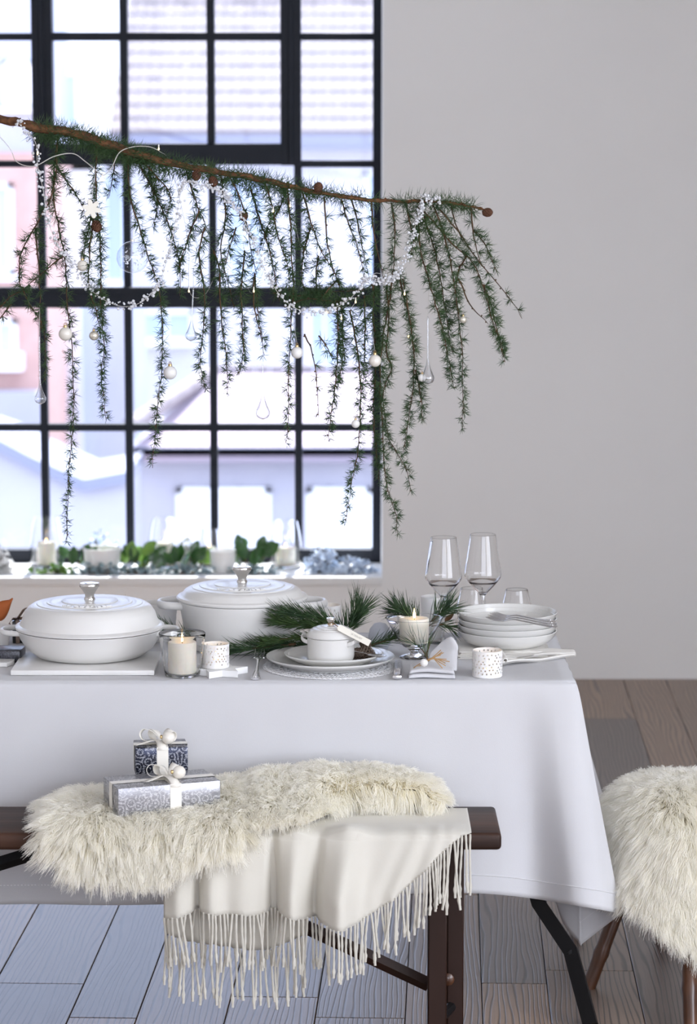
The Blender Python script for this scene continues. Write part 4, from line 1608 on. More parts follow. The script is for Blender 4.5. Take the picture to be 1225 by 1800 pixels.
def stemless(label, px, Y, R=.040, h=.104):
    out = crom([(R * .70, .0004), (R * .80, .004), (R * .96, .024), (R, .040), (R * .93, .064), (R * .66, h)], 40)
    inn = [(max(0, r_ - .0013), z_ + .0004) for r_, z_ in out if z_ > .012]
    pr = [(0, 0), (R * .6, 0)] + [(float(a), float(b)) for a, b in out] + [(R * .66 - .0006, h + .0006)] + [(float(a), float(b)) for a, b in reversed(inn)][1:] + [(R * .6, .009), (0, .008)]
    o = G().lathe(pr, 64).obj('stemless_glass', m_glass, sharp=30)
    o.location = Vector(((px - 612.5) / pxm(Y, .8), Y, TZ + .0006))
    return tag(o, label, 'tumbler', 'stemless tumblers')
stemless('clear stemless glass beside the wine glass stem, behind the plate stack', 829, 6.503, .040, .114)
stemless('clear stemless glass standing alone behind the plate stack', 908, 6.49, .040, .113)

# ---- plate stack on napkins
sy = 6.285
spx = 1 / pxm(sy, .8)
scx = (891.5 - 612.5) * spx
# pile of folded napkins under it
nb = Vector((P(838, 1158, z=TZ).x, T(838, 1163).y, TZ))
zc = TZ + .001
for k in range(6):
    w0 = P(803 + k * 1.0, 1150, z=TZ).x
    g = G().rbox(w0, P(968 - 3 * k, 1150, z=TZ).x, 6.175 + .003 * k, 6.37, zc, zc + .0021, .001, 2)
    rows_ = g
    o = g.obj('folded_napkin', m_linen2, sharp=None)
    o.location.x = .004 * math.sin(k * 2.2)
    o.location.y = .003 * math.cos(k * 1.7)
    words = ['lowest', 'second lowest', 'third lowest', 'third highest', 'second highest', 'topmost']
    tag(o, 'beige folded napkin, %s of the pile under the stacked plates' % words[k], 'napkin', 'napkins piled under the plates')
    zc += .0027
# napkin drawn out to the side
fn = G()
ya, yb = T(885, 1172).y, T(1008, 1152).y
for lay in range(2):
    rows_ = []
    for i in range(25):
        t_ = i / 24
        px = 879 + (1012 - 879) * t_
        ypx = 1171 - 17 * t_ ** .9 - lay * (6 - 2 * t_)
        a = P(px, ypx, z=TZ + .003 + .004 * lay)
        dep = .065 - .015 * t_
        zz = TZ + .0075 + .0055 * lay + .0022 * math.sin(t_ * 9 + lay * 2)
        rows_.append([(a.x - .004 * q, a.y + dep * q, zz + (.004 * (1 - t_) ** 2 + .0016 * math.sin(q * 6 + t_ * 5)) * (1 if lay else .5) - .004 * (q < .02) * (1 - lay * .4)) for q in (0, .01, .05, .15, .3, .5, .7, .9, 1)])
    fn.grid(rows_)
fo = fn.obj('linen_napkin', m_linen2, sharp=None)
s_ = fo.modifiers.new('cloth_thickness', 'SOLIDIFY')
s_.thickness = .003
s_.offset = 0
tag(fo, 'loosely folded ivory napkin trailing to the table edge', 'napkin')
# rolled corner of that napkin beside the tealight
rows_ = []
for i in range(10):
    t_ = i / 9
    c_ = P(873 + 14 * t_, 1150 + 10 * t_, z=TZ + .012).lerp(P(888, 1168, z=TZ + .006), t_)
    rows_.append([(c_.x + .010 * math.cos(a) * (1 - .4 * t_), c_.y + .004 * t_, c_.z + .008 + .010 * math.sin(a) * (1 - .5 * t_)) for a in np.linspace(-1.2, 3.6, 12)])
ro = G().grid(rows_).obj('napkin_corner', m_linen2, fo, sharp=None)
s_ = ro.modifiers.new('cloth_thickness', 'SOLIDIFY')
s_.thickness = .002
zb = zc + .0005
RB = 87.5 * spx
for k in range(4):
    h = .034
    pr = [(0, .0), (RB * .66, .0), (RB * .72, .0015), (RB * .86, .010), (RB * .955, .022), (RB * .99, h - .003), (RB * 1.0, h - .0008), (RB * .995, h + .0004), (RB * .975, h - .0003), (RB * .95, h - .008), (RB * .93, h - .0085), (RB * .91, .0175), (RB * .885, .0172), (RB * .84, .0105), (RB * .70, .0045), (0, .004)]
    o = G().lathe(pr, 80).obj('coupe_plate', m_ceramic, sharp=40)
    o.location = (scx + .0007 * (k % 2), sy + .0006 * k, zb)
    words = ['lowest', 'second from the bottom', 'second from the top', 'topmost']
    tag(o, 'deep white coupe plate, %s of the stack of four%s' % (words[k], ' holding silver forks' if k == 3 else ''), 'plate', 'stack of deep plates')
    zb += .0142
ztop = zb - .0142
for k, (px, py, an, dz) in enumerate(((872, 1089, -72, 0), (883, 1092, -76, .005), (893, 1090, -70, .010))):
    c_ = P(972 + 2 * k, 1094 + 4.5 * k, z=ztop + .037 + dz * .3)
    d_ = P(846 + 11 * k, 1081 + 5 * k, z=ztop + .026 + dz)
    v_ = d_ - c_
    q = v_.to_track_quat('Y', 'Z')
    M_ = Matrix.Translation(c_) @ q.to_matrix().to_4x4()
    fork('dinner_fork', ['silver fork at the back of three on the plate stack', 'middle silver fork of three lying on the plate stack', 'foremost silver fork of three lying on the plate stack'][2 - k if k != 1 else 1], M_, 'forks on the plate stack', )

# ---- napkin with pine sprig and bauble
ny_ = T(760, 1194).y
nx_ = (760 - 612.5) / pxm(ny_, .76)
nk = thing('dressed_napkin', 'white folded napkin tied with twine, pine sprig and tiny bauble', 'napkin', (nx_, ny_, TZ + .0008))
def sheet(rows_, name, th=.0022):
    o = G().grid(rows_).obj(name, m_linen, nk, sharp=None)
    s_ = o.modifiers.new('cloth_thickness', 'SOLIDIFY')
    s_.thickness = th
    s_.offset = 0
    return o
# lower folded packet: an S of cloth seen end-on from the front
sec = [(.050, .046), (.046, .0015), (.016, .0015), (.000, .0020), (-.002, .0055), (.004, .0085), (.03, .009), (.034, .0105), (.03, .0125), (.006, .0125), (.001, .0155), (.003, .0195), (.02, .024), (.055, .027)]
secc = crom([(a, b) for a, b in sec[1:]], 60)
rows_ = []
for i in range(19):
    t_ = i / 18
    x = -.053 + .096 * t_ + .008 * t_
    lift = .35 + .65 * math.sin(PI * min(1, .12 + t_ * .8))
    rows_.append([(x + .010 * (zz / .03) * (.5 - t_), .006 * math.sin(t_ * 3) + yy, max(.0012, zz * (.55 + .55 * lift)) + .001 * math.sin(6 * t_ + yy * 90)) for yy, zz in secc])
sheet(rows_, 'folded_packet')
# upright flap behind with rounded corner
rows_ = []
for j in range(18):
    v_ = j / 17
    row = []
    for i in range(17):
        u_ = i / 16
        half = .032 * (1 - .30 * max(0, (v_ - .72) / .28) ** 2)
        x = .022 + (u_ - .5) * 2 * half + .006 * v_
        y = .050 + .022 * v_ + .004 * math.sin(u_ * 5)
        z = .016 + .070 * v_ * (1 - .55 * (1 - u_) ** 1.6) - .012 * max(0, (u_ - .78) / .22) ** 2.2 * v_
        y += .006 * math.sin(3.1 * u_ + 1.2) * v_ + .003 * math.sin(9 * v_ + 4 * u_)
        row.append((x, y - .03 * (1 - v_) ** 2, z))
    rows_.append(row)
sheet(rows_, 'raised_flap', .003)
tk = P(745, 1163, Y=ny_ + .005) - nk.location
tk2 = tk
G().ball(tk + Vector((0, -.014, 0.0)), .0088, 20, 12).obj('bauble', m_bwhite, nk)
tw = G()
for k in range(12):
    a0 = random.uniform(-.9, 1.0)
    L_ = random.uniform(.022, .046)
    tw.tube([tk + Vector((.006, -.006, .004)), tk + Vector((.014 + .01 * random.random(), -.010, .008 + .004 * random.random())), tk + Vector((.012 + L_ * math.cos(a0), -.008 + .008 * random.uniform(-1, 1), .006 + L_ * math.sin(a0) * .6))], .0011, 5)
tw.tube([tk + Vector((.020 * math.cos(a) - .002, .004 - .010 * math.sin(a), -.004 + .012 * math.sin(a + 1.2))) for a in np.linspace(0, 2 * PI, 16)], .0012, 5)
tw.obj('twine', m_twine, nk)
# ================================================================== PINE SPRIGS ON THE TABLE
def needle_mesh(name, base, dirv, length, rad, bend=0.15, seed=0):
    """three-sided tapering needles with one bend; numpy arrays (n,3),(n,3),(n,),(n,)"""
    r = np.random.default_rng(seed)
    n = len(base)
    d = dirv / (np.linalg.norm(dirv, axis=1, keepdims=True) + 1e-9)
    a = np.cross(d, r.normal(0, 1, (n, 3)))
    a /= np.linalg.norm(a, axis=1, keepdims=True) + 1e-9
    b = np.cross(d, a)
    L = length[:, None]
    R = rad[:, None]
    mid = base + d * L * .55 + a * L * bend * .25
    tip = base + d * L + a * L * bend
    vs = []
    for c, k in ((base, .7), (mid, 1.0)):
        for q in range(3):
            an = 2 * PI * q / 3
            vs.append(c + (a * math.cos(an) + b * math.sin(an)) * R * k)
    vs.append(tip)
    V = np.stack(vs, 1).reshape(-1, 3)
    o = np.arange(n)[:, None] * 7
    tri = []
    for q in range(3):
        w = (q + 1) % 3
        tri += [(q, w, 3 + w), (q, 3 + w, 3 + q), (3 + q, 3 + w, 6)]
    Fc = (o[:, :, None] + np.array(tri)[None]).reshape(-1, 3)
    return npmesh(name, V, Fc)

def sprig(label, pts, n_need, length, spread=0.7, stem_r=.003, m=None, seed=1, name='pine_sprig', rad=.00095, z_floor=None, tip=True, parent=None, upb=0.25, cat='pine sprig', group='pine sprigs along the table'):
    n_need = int(n_need * .62)
    length *= 1.12
    r = np.random.default_rng(seed)
    path = crom(pts, 24)
    base = path[0]
    if parent is None:
        t = thing(name, label, cat, tuple(base), group=group)
        off = np.array(base)
    else:
        t = parent
        off = np.array(parent.location)
    st = G().tube([tuple(p - off) for p in path], [stem_r * (1 - .6 * i / 23) for i in range(24)], 7)
    st.obj('stem', m_twig, t)
    u = r.beta(1.3, 1.0, n_need) * 23 * .999
    i = u.astype(int)
    f = (u - i)[:, None]
    B = path[i] * (1 - f) + path[np.minimum(i + 1, 23)] * f
    tang = path[np.minimum(i + 1, 23)] - path[i]
    tang /= np.linalg.norm(tang, axis=1, keepdims=True) + 1e-9
    rnd = r.normal(0, 1, (n_need, 3))
    rnd -= tang * (rnd * tang).sum(1, keepdims=True)
    rnd /= np.linalg.norm(rnd, axis=1, keepdims=True)
    w = spread * r.uniform(.5, 1.15, n_need)[:, None]
    D = tang + rnd * w + np.array([0, 0, upb])
    L = length * r.uniform(.65, 1.1, n_need)
    if z_floor is not None:
        Dn = D / np.linalg.norm(D, axis=1, keepdims=True)
        tz = B[:, 2] + Dn[:, 2] * L
        fix = tz < z_floor + .001
        D[fix, 2] = 0.02 + np.maximum(0, (z_floor + .002 - B[fix, 2])) * 5
        L[fix] *= .9
    me = needle_mesh('needles', B - off, D, L, np.full(n_need, rad), .12, seed)
    o = link('needles', me, m or m_pine, t)
    o['kind'] = 'stuff'
    return t
def TP(*a):
    return [tuple(P(x, y, Y=Y)) for x, y, Y in a]
sprig('pine sprig poking up between the casserole and the porcelain cup', TP((285, 1122, 6.36), (262, 1108, 6.385), (240, 1092, 6.40), (226, 1080, 6.41)), 170, .050, .8, seed=2, z_floor=TZ, upb=.5)
sprig('pine sprig just behind the pillar candle glass', TP((352, 1130, 6.27), (325, 1122, 6.265), (300, 1114, 6.262), (286, 1108, 6.262)), 230, .048, .75, seed=3, z_floor=TZ, upb=.3)
sprig('pine sprig lying in front of the dutch oven, behind the star plaque', TP((520, 1132, 6.19), (480, 1136, 6.185), (430, 1142, 6.175), (395, 1150, 6.165)), 420, .056, .6, seed=4, z_floor=TZ)
sprig('dark pine sprig reaching behind the fork and dinner plate', TP((600, 1128, 6.235), (550, 1136, 6.22), (520, 1140, 6.22), (492, 1146, 6.21)), 380, .052, .55, seed=5, z_floor=TZ)
sprig('bushy fresh green pine tip leaning on the dutch oven', TP((592, 1103, 6.20), (560, 1100, 6.20), (525, 1098, 6.195), (490, 1093, 6.19)), 560, .045, .55, seed=6, m=m_pine2, z_floor=TZ, upb=.15)
sprig('long dark pine sprig resting against the dutch oven body', TP((612, 1112, 6.215), (575, 1092, 6.21), (535, 1082, 6.205), (500, 1080, 6.20)), 420, .055, .6, seed=7, z_floor=TZ, upb=.2)
sprig('upright pine spray rising behind the mini cocotte', TP((600, 1125, 6.225), (612, 1105, 6.222), (622, 1090, 6.22), (630, 1078, 6.22)), 330, .070, .95, seed=8, z_floor=TZ, upb=.45)
sprig('slim fresh pine tip lying below the dutch oven handle', TP((560, 1118, 6.185), (530, 1120, 6.18), (495, 1124, 6.175), (468, 1128, 6.17)), 260, .035, .5, seed=9, m=m_pine2, z_floor=TZ, upb=.1)
sprig('dark pine twig between the pine cones and footed glass bowl', TP((640, 1140, 6.21), (660, 1132, 6.215), (680, 1126, 6.22), (694, 1122, 6.225)), 120, .045, .8, seed=10, z_floor=TZ, upb=.3)
sprig('pine spray rising out of the footed glass bowl', TP((738, 1100, 6.225), (725, 1088, 6.235), (712, 1078, 6.24), (700, 1074, 6.245)), 260, .058, 1.0, seed=12, upb=.45)
sprig('pine spray fanning behind the wine glass stem', TP((752, 1100, 6.29), (766, 1085, 6.29), (778, 1076, 6.295), (786, 1072, 6.30)), 190, .058, .95, seed=13, upb=.3)
sprig('pine sprig trailing down behind the wine glass stem', TP((760, 1098, 6.27), (778, 1098, 6.275), (790, 1102, 6.28)), 60, .045, .6, seed=14, upb=-.1)
# sprig of the dressed napkin
nk_pts = TP((752, 1160, ny_ + .0), (746, 1148, ny_ - .002), (738, 1138, ny_ - .004), (728, 1130, ny_ - .004))
sprig(None, nk_pts, 46, .056, .8, .0018, seed=15, parent=nk, upb=.2, rad=.0006)
sprig(None, TP((752, 1160, ny_ + .0), (750, 1148, ny_ + .004), (754, 1138, ny_ + .006), (755, 1128, ny_ + .008)), 18, .036, .55, .0016, m=m_pine2, seed=16, parent=nk, upb=.3, rad=.0006)

# dried leaves near the bowl
def leaf_mesh(L=.03, W=.016, curl=.25):
    rows_ = []
    for i in range(9):
        t_ = i / 8
        w = W * math.sin(PI * t_ ** .8) ** .9 + .0003
        rows_.append([(w * .5 * q, L * t_, curl * L * (t_ ** 2) + abs(q) * w * .25) for q in (-1, -.5, 0, .5, 1)])
    return G().grid(rows_)
m_leaf_dry = mat('dry_leaf', (0.16, 0.085, 0.04), .7)
lf = leaf_mesh().obj('dried_leaf', m_leaf_dry, sharp=None)
lf.location = P(782, 1094, Y=6.30)
lf.rotation_euler = (.5, .3, -.9)
tag(lf, 'curled brown dried leaf in the pine behind the wine glass', 'leaf')

# ---- pine cones
def cone(label, c, L, R, rot, m, seed=1, name='pine_cone', group='pine cones'):
    r = random.Random(seed)
    t = thing(name, label, 'pine cone', c, group=group)
    t.rotation_euler = rot
    core = G().lathe([(0, 0), (R * .35, L * .05), (R * .62, L * .3), (R * .6, L * .6), (R * .25, L * .93), (0, L)], 14)
    core.obj('core', m, t)
    sc = G()
    n = 70
    for k in range(n):
        q = (k + .5) / n
        a = k * 2.399963
        rr = R * (math.sin(PI * (q * .88 + .09)) ** .7)
        z = L * (q * .97)
        el = .15 + .75 * q
        d = Vector((math.cos(a) * math.cos(el), math.sin(a) * math.cos(el), math.sin(el)))
        tv = Vector((-math.sin(a), math.cos(a), 0))
        up = d.cross(tv)
        p = Vector((math.cos(a) * rr * .45, math.sin(a) * rr * .45, z - L * .03))
        l = rr * .60 + .0015
        w = R * .30 * (.55 + .6 * math.sin(PI * q))
        v = [p + tv * w * .5, p - tv * w * .5, p + d * l * .8 + tv * w, p + d * l * .8 - tv * w, p + d * l + tv * w * .4 + up * .0016, p + d * l - tv * w * .4 + up * .0016]
        v += [x - up * .0016 for x in v]
        f = [(0, 1, 3, 2), (2, 3, 5, 4), (7, 6, 8, 9), (9, 8, 10, 11), (0, 2, 8, 6), (2, 4, 10, 8), (4, 5, 11, 10), (5, 3, 9, 11), (3, 1, 7, 9)]
        sc.add(v, f)
    o = sc.obj('scales', m, t, smooth=False)
    o['kind'] = 'stuff'
    return t
cone('large pine cone on the side plate under the paper tag', P(656, 1152, Y=6.115), .040, .0165, (1.25, 0, math.radians(-65)), m_cone, 2)
cone('smaller pine cone tucked beside the mini cocotte handle', P(622, 1154, Y=6.115), .030, .0135, (1.0, .3, .4), m_cone, 3)
cone('little pine cone against the dark twigs behind the tag', P(647, 1137, Y=6.155), .030, .012, (.8, .2, -.9), m_cone, 4)
# pale frosted ornament behind
fo_ = G().lathe([(0, 0), (.018, .001), (.026, .014), (.028, .03), (.024, .048), (.014, .060), (0, .064)], 28).obj('frosted_ornament', mat('frosted_silver', (.62, .64, .70), .6, bump=(60, .5, .003)), sharp=None)
fo_.location = Vector(((668 - 612.5) / pxm(6.30, .8), 6.31, TZ + .001))
tag(fo_, 'pale frosted egg shaped ornament standing behind the pine cones', 'ornament')

# ================================================================== LARCH BRANCH
BY = 6.34                                   # depth of the hanging branch
main = [(-260, 150), (-120, 178), (0, 209), (40, 216), (70, 226), (120, 233), (165, 245), (215, 262), (270, 280), (330, 293), (400, 305), (460, 316), (520, 330), (570, 341), (640, 351), (700, 354), (760, 354), (800, 358), (832, 364), (856, 370)]
mpts = [P(x, y, Y=BY) for x, y in main]
br_ = thing('larch_branch', 'long larch branch hung above the table with drooping green twigs', 'branch', tuple(mpts[2]))
BO_ = br_.location.copy()
rad_main = crom([(.0115,), (.0112,), (.0108,), (.0105,), (.0105,), (.0100,), (.0098,), (.0098,), (.0092,), (.0085,), (.0075,), (.0068,), (.006,), (.0052,), (.0045,), (.004,), (.0034,), (.003,), (.0024,), (.002,)], 150)[:, 0]
pm = crom(mpts, 150)
wob = np.stack([smooth_noise(150, 50, 1), smooth_noise(150, 50, 2), smooth_noise(150, 60, 3)], 1) * .0022
pm = pm + wob
G().tube([tuple(p) for p in pm], list(rad_main * (1 + .18 * smooth_noise(150, 75, 9))), 10).obj('bough', m_bark, br_, sharp=None, off=BO_)
# bark spurs
sp = G()
rs = random.Random(12)
for k in range(160):
    i = rs.randint(20, 147)
    p = Vector(pm[i])
    a = rs.uniform(0, 2 * PI)
    r_ = rad_main[i]
    sp.ball(p + Vector((rs.uniform(-.004, .004), math.cos(a) * r_ * .9, math.sin(a) * r_ * .9)), rs.uniform(.0016, .0034), 6, 4)
sp.obj('bark_spurs', m_bark, br_, off=BO_)['kind'] = 'stuff'

# twigs: (pixel path, depth offset, needle density, needle length px, taper)
TW = [
 ([(101, 245), (94, 330), (64, 394), (38, 443), (34, 492), (50, 530), (75, 575), (80, 640), (78, 668)], .00, 1.0),
 ([(101, 245), (96, 300), (94, 345), (104, 405), (115, 460), (118, 540), (127, 615), (129, 690), (128, 757), (120, 843), (117, 955)], .02, 1.0),
 ([(105, 300), (125, 330), (145, 360), (150, 385)], .03, 1.0),
 ([(62, 400), (68, 470), (70, 520), (72, 580)], .01, .7),
 ([(112, 450), (85, 470), (62, 490), (40, 510)], -.02, 1.0),
 ([(20, 535), (5, 555), (-10, 570)], .0, .9),
 ([(0, 540), (20, 520), (40, 512)], .0, .9),
 ([(170, 248), (168, 330), (174, 400), (177, 470), (177, 534), (183, 614), (178, 660), (186, 740)], .00, 1.4),
 ([(160, 380), (150, 430), (146, 460)], .03, 1.2),
 ([(166, 380), (158, 440), (157, 500), (172, 560), (178, 600)], -.03, 1.3),
 ([(224, 265), (228, 340), (246, 405), (262, 455), (276, 500), (285, 560), (285, 640), (278, 700), (272, 770), (268, 822)], .0, 1.1),
 ([(200, 255), (200, 300), (190, 350)], .03, 1.0),
 ([(240, 280), (262, 320), (285, 366), (302, 410), (312, 450), (318, 480)], .01, 1.5),
 ([(250, 285), (285, 320), (300, 350), (290, 380)], -.02, 1.5),
 ([(262, 300), (270, 340), (275, 372), (268, 400)], .03, 1.3),
 ([(325, 292), (338, 338), (354, 380), (366, 408)], .0, 1.0),
 ([(350, 370), (330, 420), (318, 462), (316, 520)], .02, 1.3),
 ([(360, 400), (350, 440), (355, 490), (360, 520), (357, 575), (352, 640), (362, 688)], .0, 1.2),
 ([(375, 440), (388, 480), (380, 500)], .02, 1.2),
 ([(386, 480), (388, 550), (396, 620), (401, 690)], .0, .9),
 ([(402, 306), (428, 365), (440, 430), (450, 480)], -.01, .8),
 ([(388, 310), (396, 380), (388, 440), (402, 500), (410, 540)], .02, 1.2),
 ([(415, 400), (405, 430), (395, 470)], -.02, 1.0),
 ([(430, 440), (424, 500), (426, 560), (427, 620), (419, 660)], .0, 1.5),
 ([(448, 480), (452, 540), (462, 600)], .01, .9),
 ([(448, 480), (446, 530), (458, 590), (464, 625)], -.01, .6),
 ([(440, 330), (455, 380), (470, 430), (482, 480), (492, 530)], .01, 1.4),
 ([(465, 318), (478, 360), (490, 420), (505, 470), (508, 520)], -.02, 1.3),
 ([(505, 325), (510, 380), (512, 440), (516, 500), (513, 557), (508, 643), (506, 745), (502, 780)], .0, 1.1),
 ([(503, 330), (490, 370), (470, 400), (462, 440)], .03, 1.2),
 ([(530, 332), (545, 385), (560, 430), (585, 475), (598, 505)], .0, .9),
 ([(545, 400), (535, 440), (530, 490), (545, 530)], .02, 1.5),
 ([(570, 345), (573, 400), (578, 440), (588, 480), (600, 505)], -.01, .45),
 ([(600, 350), (612, 390), (630, 440), (640, 490)], .0, .8),
 ([(618, 352), (630, 400), (640, 450), (650, 490)], .02, .5),
 ([(652, 352), (658, 410), (668, 465), (674, 490)], .0, .5),
 ([(560, 450), (555, 490), (560, 520), (575, 540)], .02, 1.6),
 ([(480, 515), (520, 520), (560, 515), (600, 512), (640, 510)], .03, 2.2),
 ([(500, 540), (540, 525), (590, 530), (630, 520)], -.02, 1.8),
 ([(595, 490), (575, 510), (560, 530)], -.03, 1.6),
 ([(590, 530), (594, 590), (592, 640), (588, 690), (581, 735), (577, 775)], .0, 1.4),
 ([(600, 540), (602, 590), (600, 650), (590, 680)], .03, 1.4),
 ([(615, 545), (628, 620), (634, 684), (632, 740), (628, 800), (618, 850), (606, 925)], .0, 1.2),
 ([(640, 520), (642, 580), (640, 640), (636, 690)], .02, 1.0),
 ([(535, 587), (552, 633), (560, 735)], .0, .25),
 ([(560, 590), (575, 610), (585, 635)], .0, .8),
 ([(688, 356), (694, 410), (692, 460), (690, 480)], .0, 1.0),
 ([(655, 500), (657, 560), (660, 640), (656, 720), (662, 800), (668, 850)], .03, 1.3),
 ([(690, 480), (683, 540), (672, 600), (668, 680), (672, 760), (676, 830), (684, 870), (696, 905), (698, 944)], .0, 1.1),
 ([(680, 500), (683, 560), (680, 620), (688, 650), (674, 690), (680, 760), (700, 800), (716, 830), (721, 865)], .02, 1.1),
 ([(715, 357), (720, 395), (728, 420), (720, 455)], .0, 1.2),
 ([(700, 480), (716, 545), (725, 600), (728, 660), (722, 710), (715, 760), (708, 795)], .0, 1.4),
 ([(708, 490), (720, 560), (726, 610)], -.02, .5),
 ([(730, 650), (740, 700), (742, 740)], -.01, 1.4),
 ([(735, 362), (738, 430), (755, 498), (776, 574), (790, 640), (797, 684)], .0, 1.9),
 ([(745, 380), (760, 430), (775, 490), (785, 560), (795, 620)], .03, 1.6),
 ([(760, 360), (780, 410), (793, 470), (806, 557), (813, 642), (813, 755)], .0, 1.1),
 ([(745, 372), (770, 400), (800, 435), (826, 455), (848, 500), (864, 560), (880, 600), (888, 638)], -.01, .9),
 ([(850, 500), (866, 545), (876, 590), (884, 625)], .01, 1.8),
 ([(772, 368), (800, 400), (822, 432), (845, 465), (880, 505), (904, 535), (918, 560)], .0, .5),
 ([(792, 358), (800, 390), (812, 420), (840, 455)], .02, .5),
 ([(828, 366), (832, 410), (838, 440), (848, 470)], .0, .6),
 ([(832, 405), (850, 425), (862, 450), (875, 480)], -.01, 1.2),
 ([(805, 490), (830, 540), (857, 568)], .0, .15),
 ([(820, 450), (805, 480), (802, 520), (805, 560)], .02, 1.2),
]
def twig(path, dz, dens, seed, nl=.030):
    r = np.random.default_rng(seed)
    L_px = sum(math.hypot(b[0] - a[0], b[1] - a[1]) for a, b in zip(path[:-1], path[1:]))
    n = max(8, int(L_px / 7))
    ph = r.uniform(0, 6)
    pw = []
    for k, (x, y) in enumerate(path):
        t_ = k / (len(path) - 1)
        pw.append(P(x, y, Y=BY + dz * min(1, t_ * 3) + .02 * math.sin(ph + 2.2 * t_) * t_))
    c = crom(pw, n)
    c[1:] += np.stack([smooth_noise(n, n // 2 + 2, seed + 1), smooth_noise(n, n // 2 + 2, seed + 2), smooth_noise(n, n // 2 + 2, seed + 3)], 1)[1:] * .0016
    off = np.array(BO_)
    g = G().tube([tuple(p - off) for p in c], [.0022 * (1 - .72 * i / (n - 1)) for i in range(n)], 5)
    st = g.obj('twig', m_twig, br_, sharp=None)
    # short-shoot tufts
    step = .0112 / max(.5, min(dens, 1.6))
    seg = np.linalg.norm(np.diff(c, axis=0), axis=1)
    cum = np.concatenate([[0], np.cumsum(seg)])
    total = cum[-1]
    B, D, Ls = [], [], []
    spur = G()
    s = r.uniform(0, step)
    while s < total:
        i = min(np.searchsorted(cum, s) - 1, n - 2)
        i = max(i, 0)
        f = (s - cum[i]) / max(seg[i], 1e-9)
        p = c[i] * (1 - f) + c[i + 1] * f
        tg = (c[i + 1] - c[i]) / max(seg[i], 1e-9)
        side = r.normal(0, 1, 3)
        side -= tg * side.dot(tg)
        side /= np.linalg.norm(side)
        tip = s / total
        nn_ = 0 if r.random() > dens * 1.25 else int(r.integers(15, 25))
        if tip > .93:
            nn_ = int(nn_ * .6)
        p0 = p + side * .003
        if nn_ <= 2 or r.random() < .35:
            spur.ball(tuple(p + side * .0028 - off), .0020, 5, 4)
        for _ in range(nn_):
            d = side * .75 + r.normal(0, .75, 3) + tg * .35
            B.append(p0)
            D.append(d)
            Ls.append(nl * r.uniform(.6, 1.1) * (1 - .35 * tip))
        s += step * r.uniform(.6, 1.4)
    if spur.v:
        spur.obj('bud_spurs', m_twig, st)['kind'] = 'stuff'
    if B:
        me = needle_mesh('needles', np.array(B) - off, np.array(D), np.array(Ls), np.full(len(B), .00060), .14, seed)
        o = link('needles', me, m_larch, st)
        o['kind'] = 'stuff'
for k, (pth, dz, dens) in enumerate(TW):
    twig(pth, dz, dens, 100 + k * 7)
# needles growing on the bough itself
B, D, Ls = [], [], []
for k in range(5200):
    x = RNG.beta(1.2, 1.6)
    i = int(30 + x * 85)
    if RNG.random() < .12:
        i = int(RNG.integers(118, 142))
    p = pm[i]
    d = RNG.normal(0, 1, 3) * (1, .6, .9) + (0, 0, -.15)
    d /= np.linalg.norm(d)
    B.append(p + d * rad_main[i] * .9 + (RNG.uniform(-.006, .006), 0, -abs(RNG.normal(0, .006)) if i < 95 else 0))
    D.append(d)
    Ls.append(.034 * RNG.uniform(.6, 1.1))
me = needle_mesh('needles', np.array(B) - np.array(BO_), np.array(D), np.array(Ls), np.full(len(B), .00055), .15, 77)
link('needles', me, m_larch, br_)['kind'] = 'stuff'
# hanging cord at the cut end, out of the picture
top = Vector((mpts[0].x, BY, CEIL))
G().tube([tuple(Vector((mpts[0].x, BY, mpts[0].z)) - BO_), tuple(top - BO_)], .0015, 6).obj('hanging_cord', m_twine, br_)
# larch cones
for k, (px, py, rot, lab) in enumerate([
    (168, 391, (2.4, 0, .4), 'small brown larch cone below the white snowflake'),
    (429, 372, (2.7, .2, .2), 'small larch cone on a twig near the branch middle'),
    (558, 337, (.4, 0, .5), 'tiny larch cone sitting on top of the branch'),
    (849, 374, (1.5, 0, 1.2), 'round larch cone at the very tip of the branch'),
    (372, 312, (2.6, .1, .9), 'small larch cone hanging under the branch among needles'),
    (346, 300, (2.9, .1, .1), 'dark larch cone under the thick part of the branch'),
]):
    c = cone(lab, P(px, py, Y=BY - .012), .022 if k != 0 else .026, .0095 if k != 0 else .011, rot, m_cone2, 20 + k, 'larch_cone', 'cones on the branch')
    a = Matrix.Rotation(0, 4, 'X')

# ================================================================== HANGING ORNAMENTS
OY = BY - .03
def hang_line(t, p, top_px, r=.0004):
    q = P(top_px[0], top_px[1], Y=BY - .012)
    G().tube([(0, 0, 0), tuple((q - p) * .5 + Vector((.001, 0, 0))), tuple(q - p)], r, 4).obj('thread', m_wire, t)
def bauble(px, py, rpx, label, m, top):
    p = P(px, py, Y=OY)
    r = rpx / pxm(OY, 1.4)
    t = thing('bauble', label, 'bauble', tuple(p), group='small baubles on the branch')
    G().ball((0, 0, 0), r, 28, 16).obj('ball', m, t, sharp=None)
    G().lathe([(0, 0), (r * .3, 0), (r * .3, r * .3), (r * .22, r * .36), (0, r * .36)], 12, Matrix.Translation((0, 0, r * .94))).obj('cap', m_gold, t)
    G().tube([(r * .16 * math.cos(a), 0, r * 1.42 + r * .18 * math.sin(a)) for a in np.linspace(0, 2 * PI, 10)], r * .05, 4).obj('loop', m_gold, t)
    q = P(top[0], top[1], Y=BY) - p
    G().tube([(0, 0, r * 1.5), tuple(q)], .0004, 4).obj('thread', m_wire, t)
bauble(145, 467, 10, 'matt cream bauble hanging just left of the clear glass ball', m_bauble, (150, 430))
bauble(115, 587, 12, 'large cream bauble beside the longest twig of the left window pane', m_bauble, (117, 545))
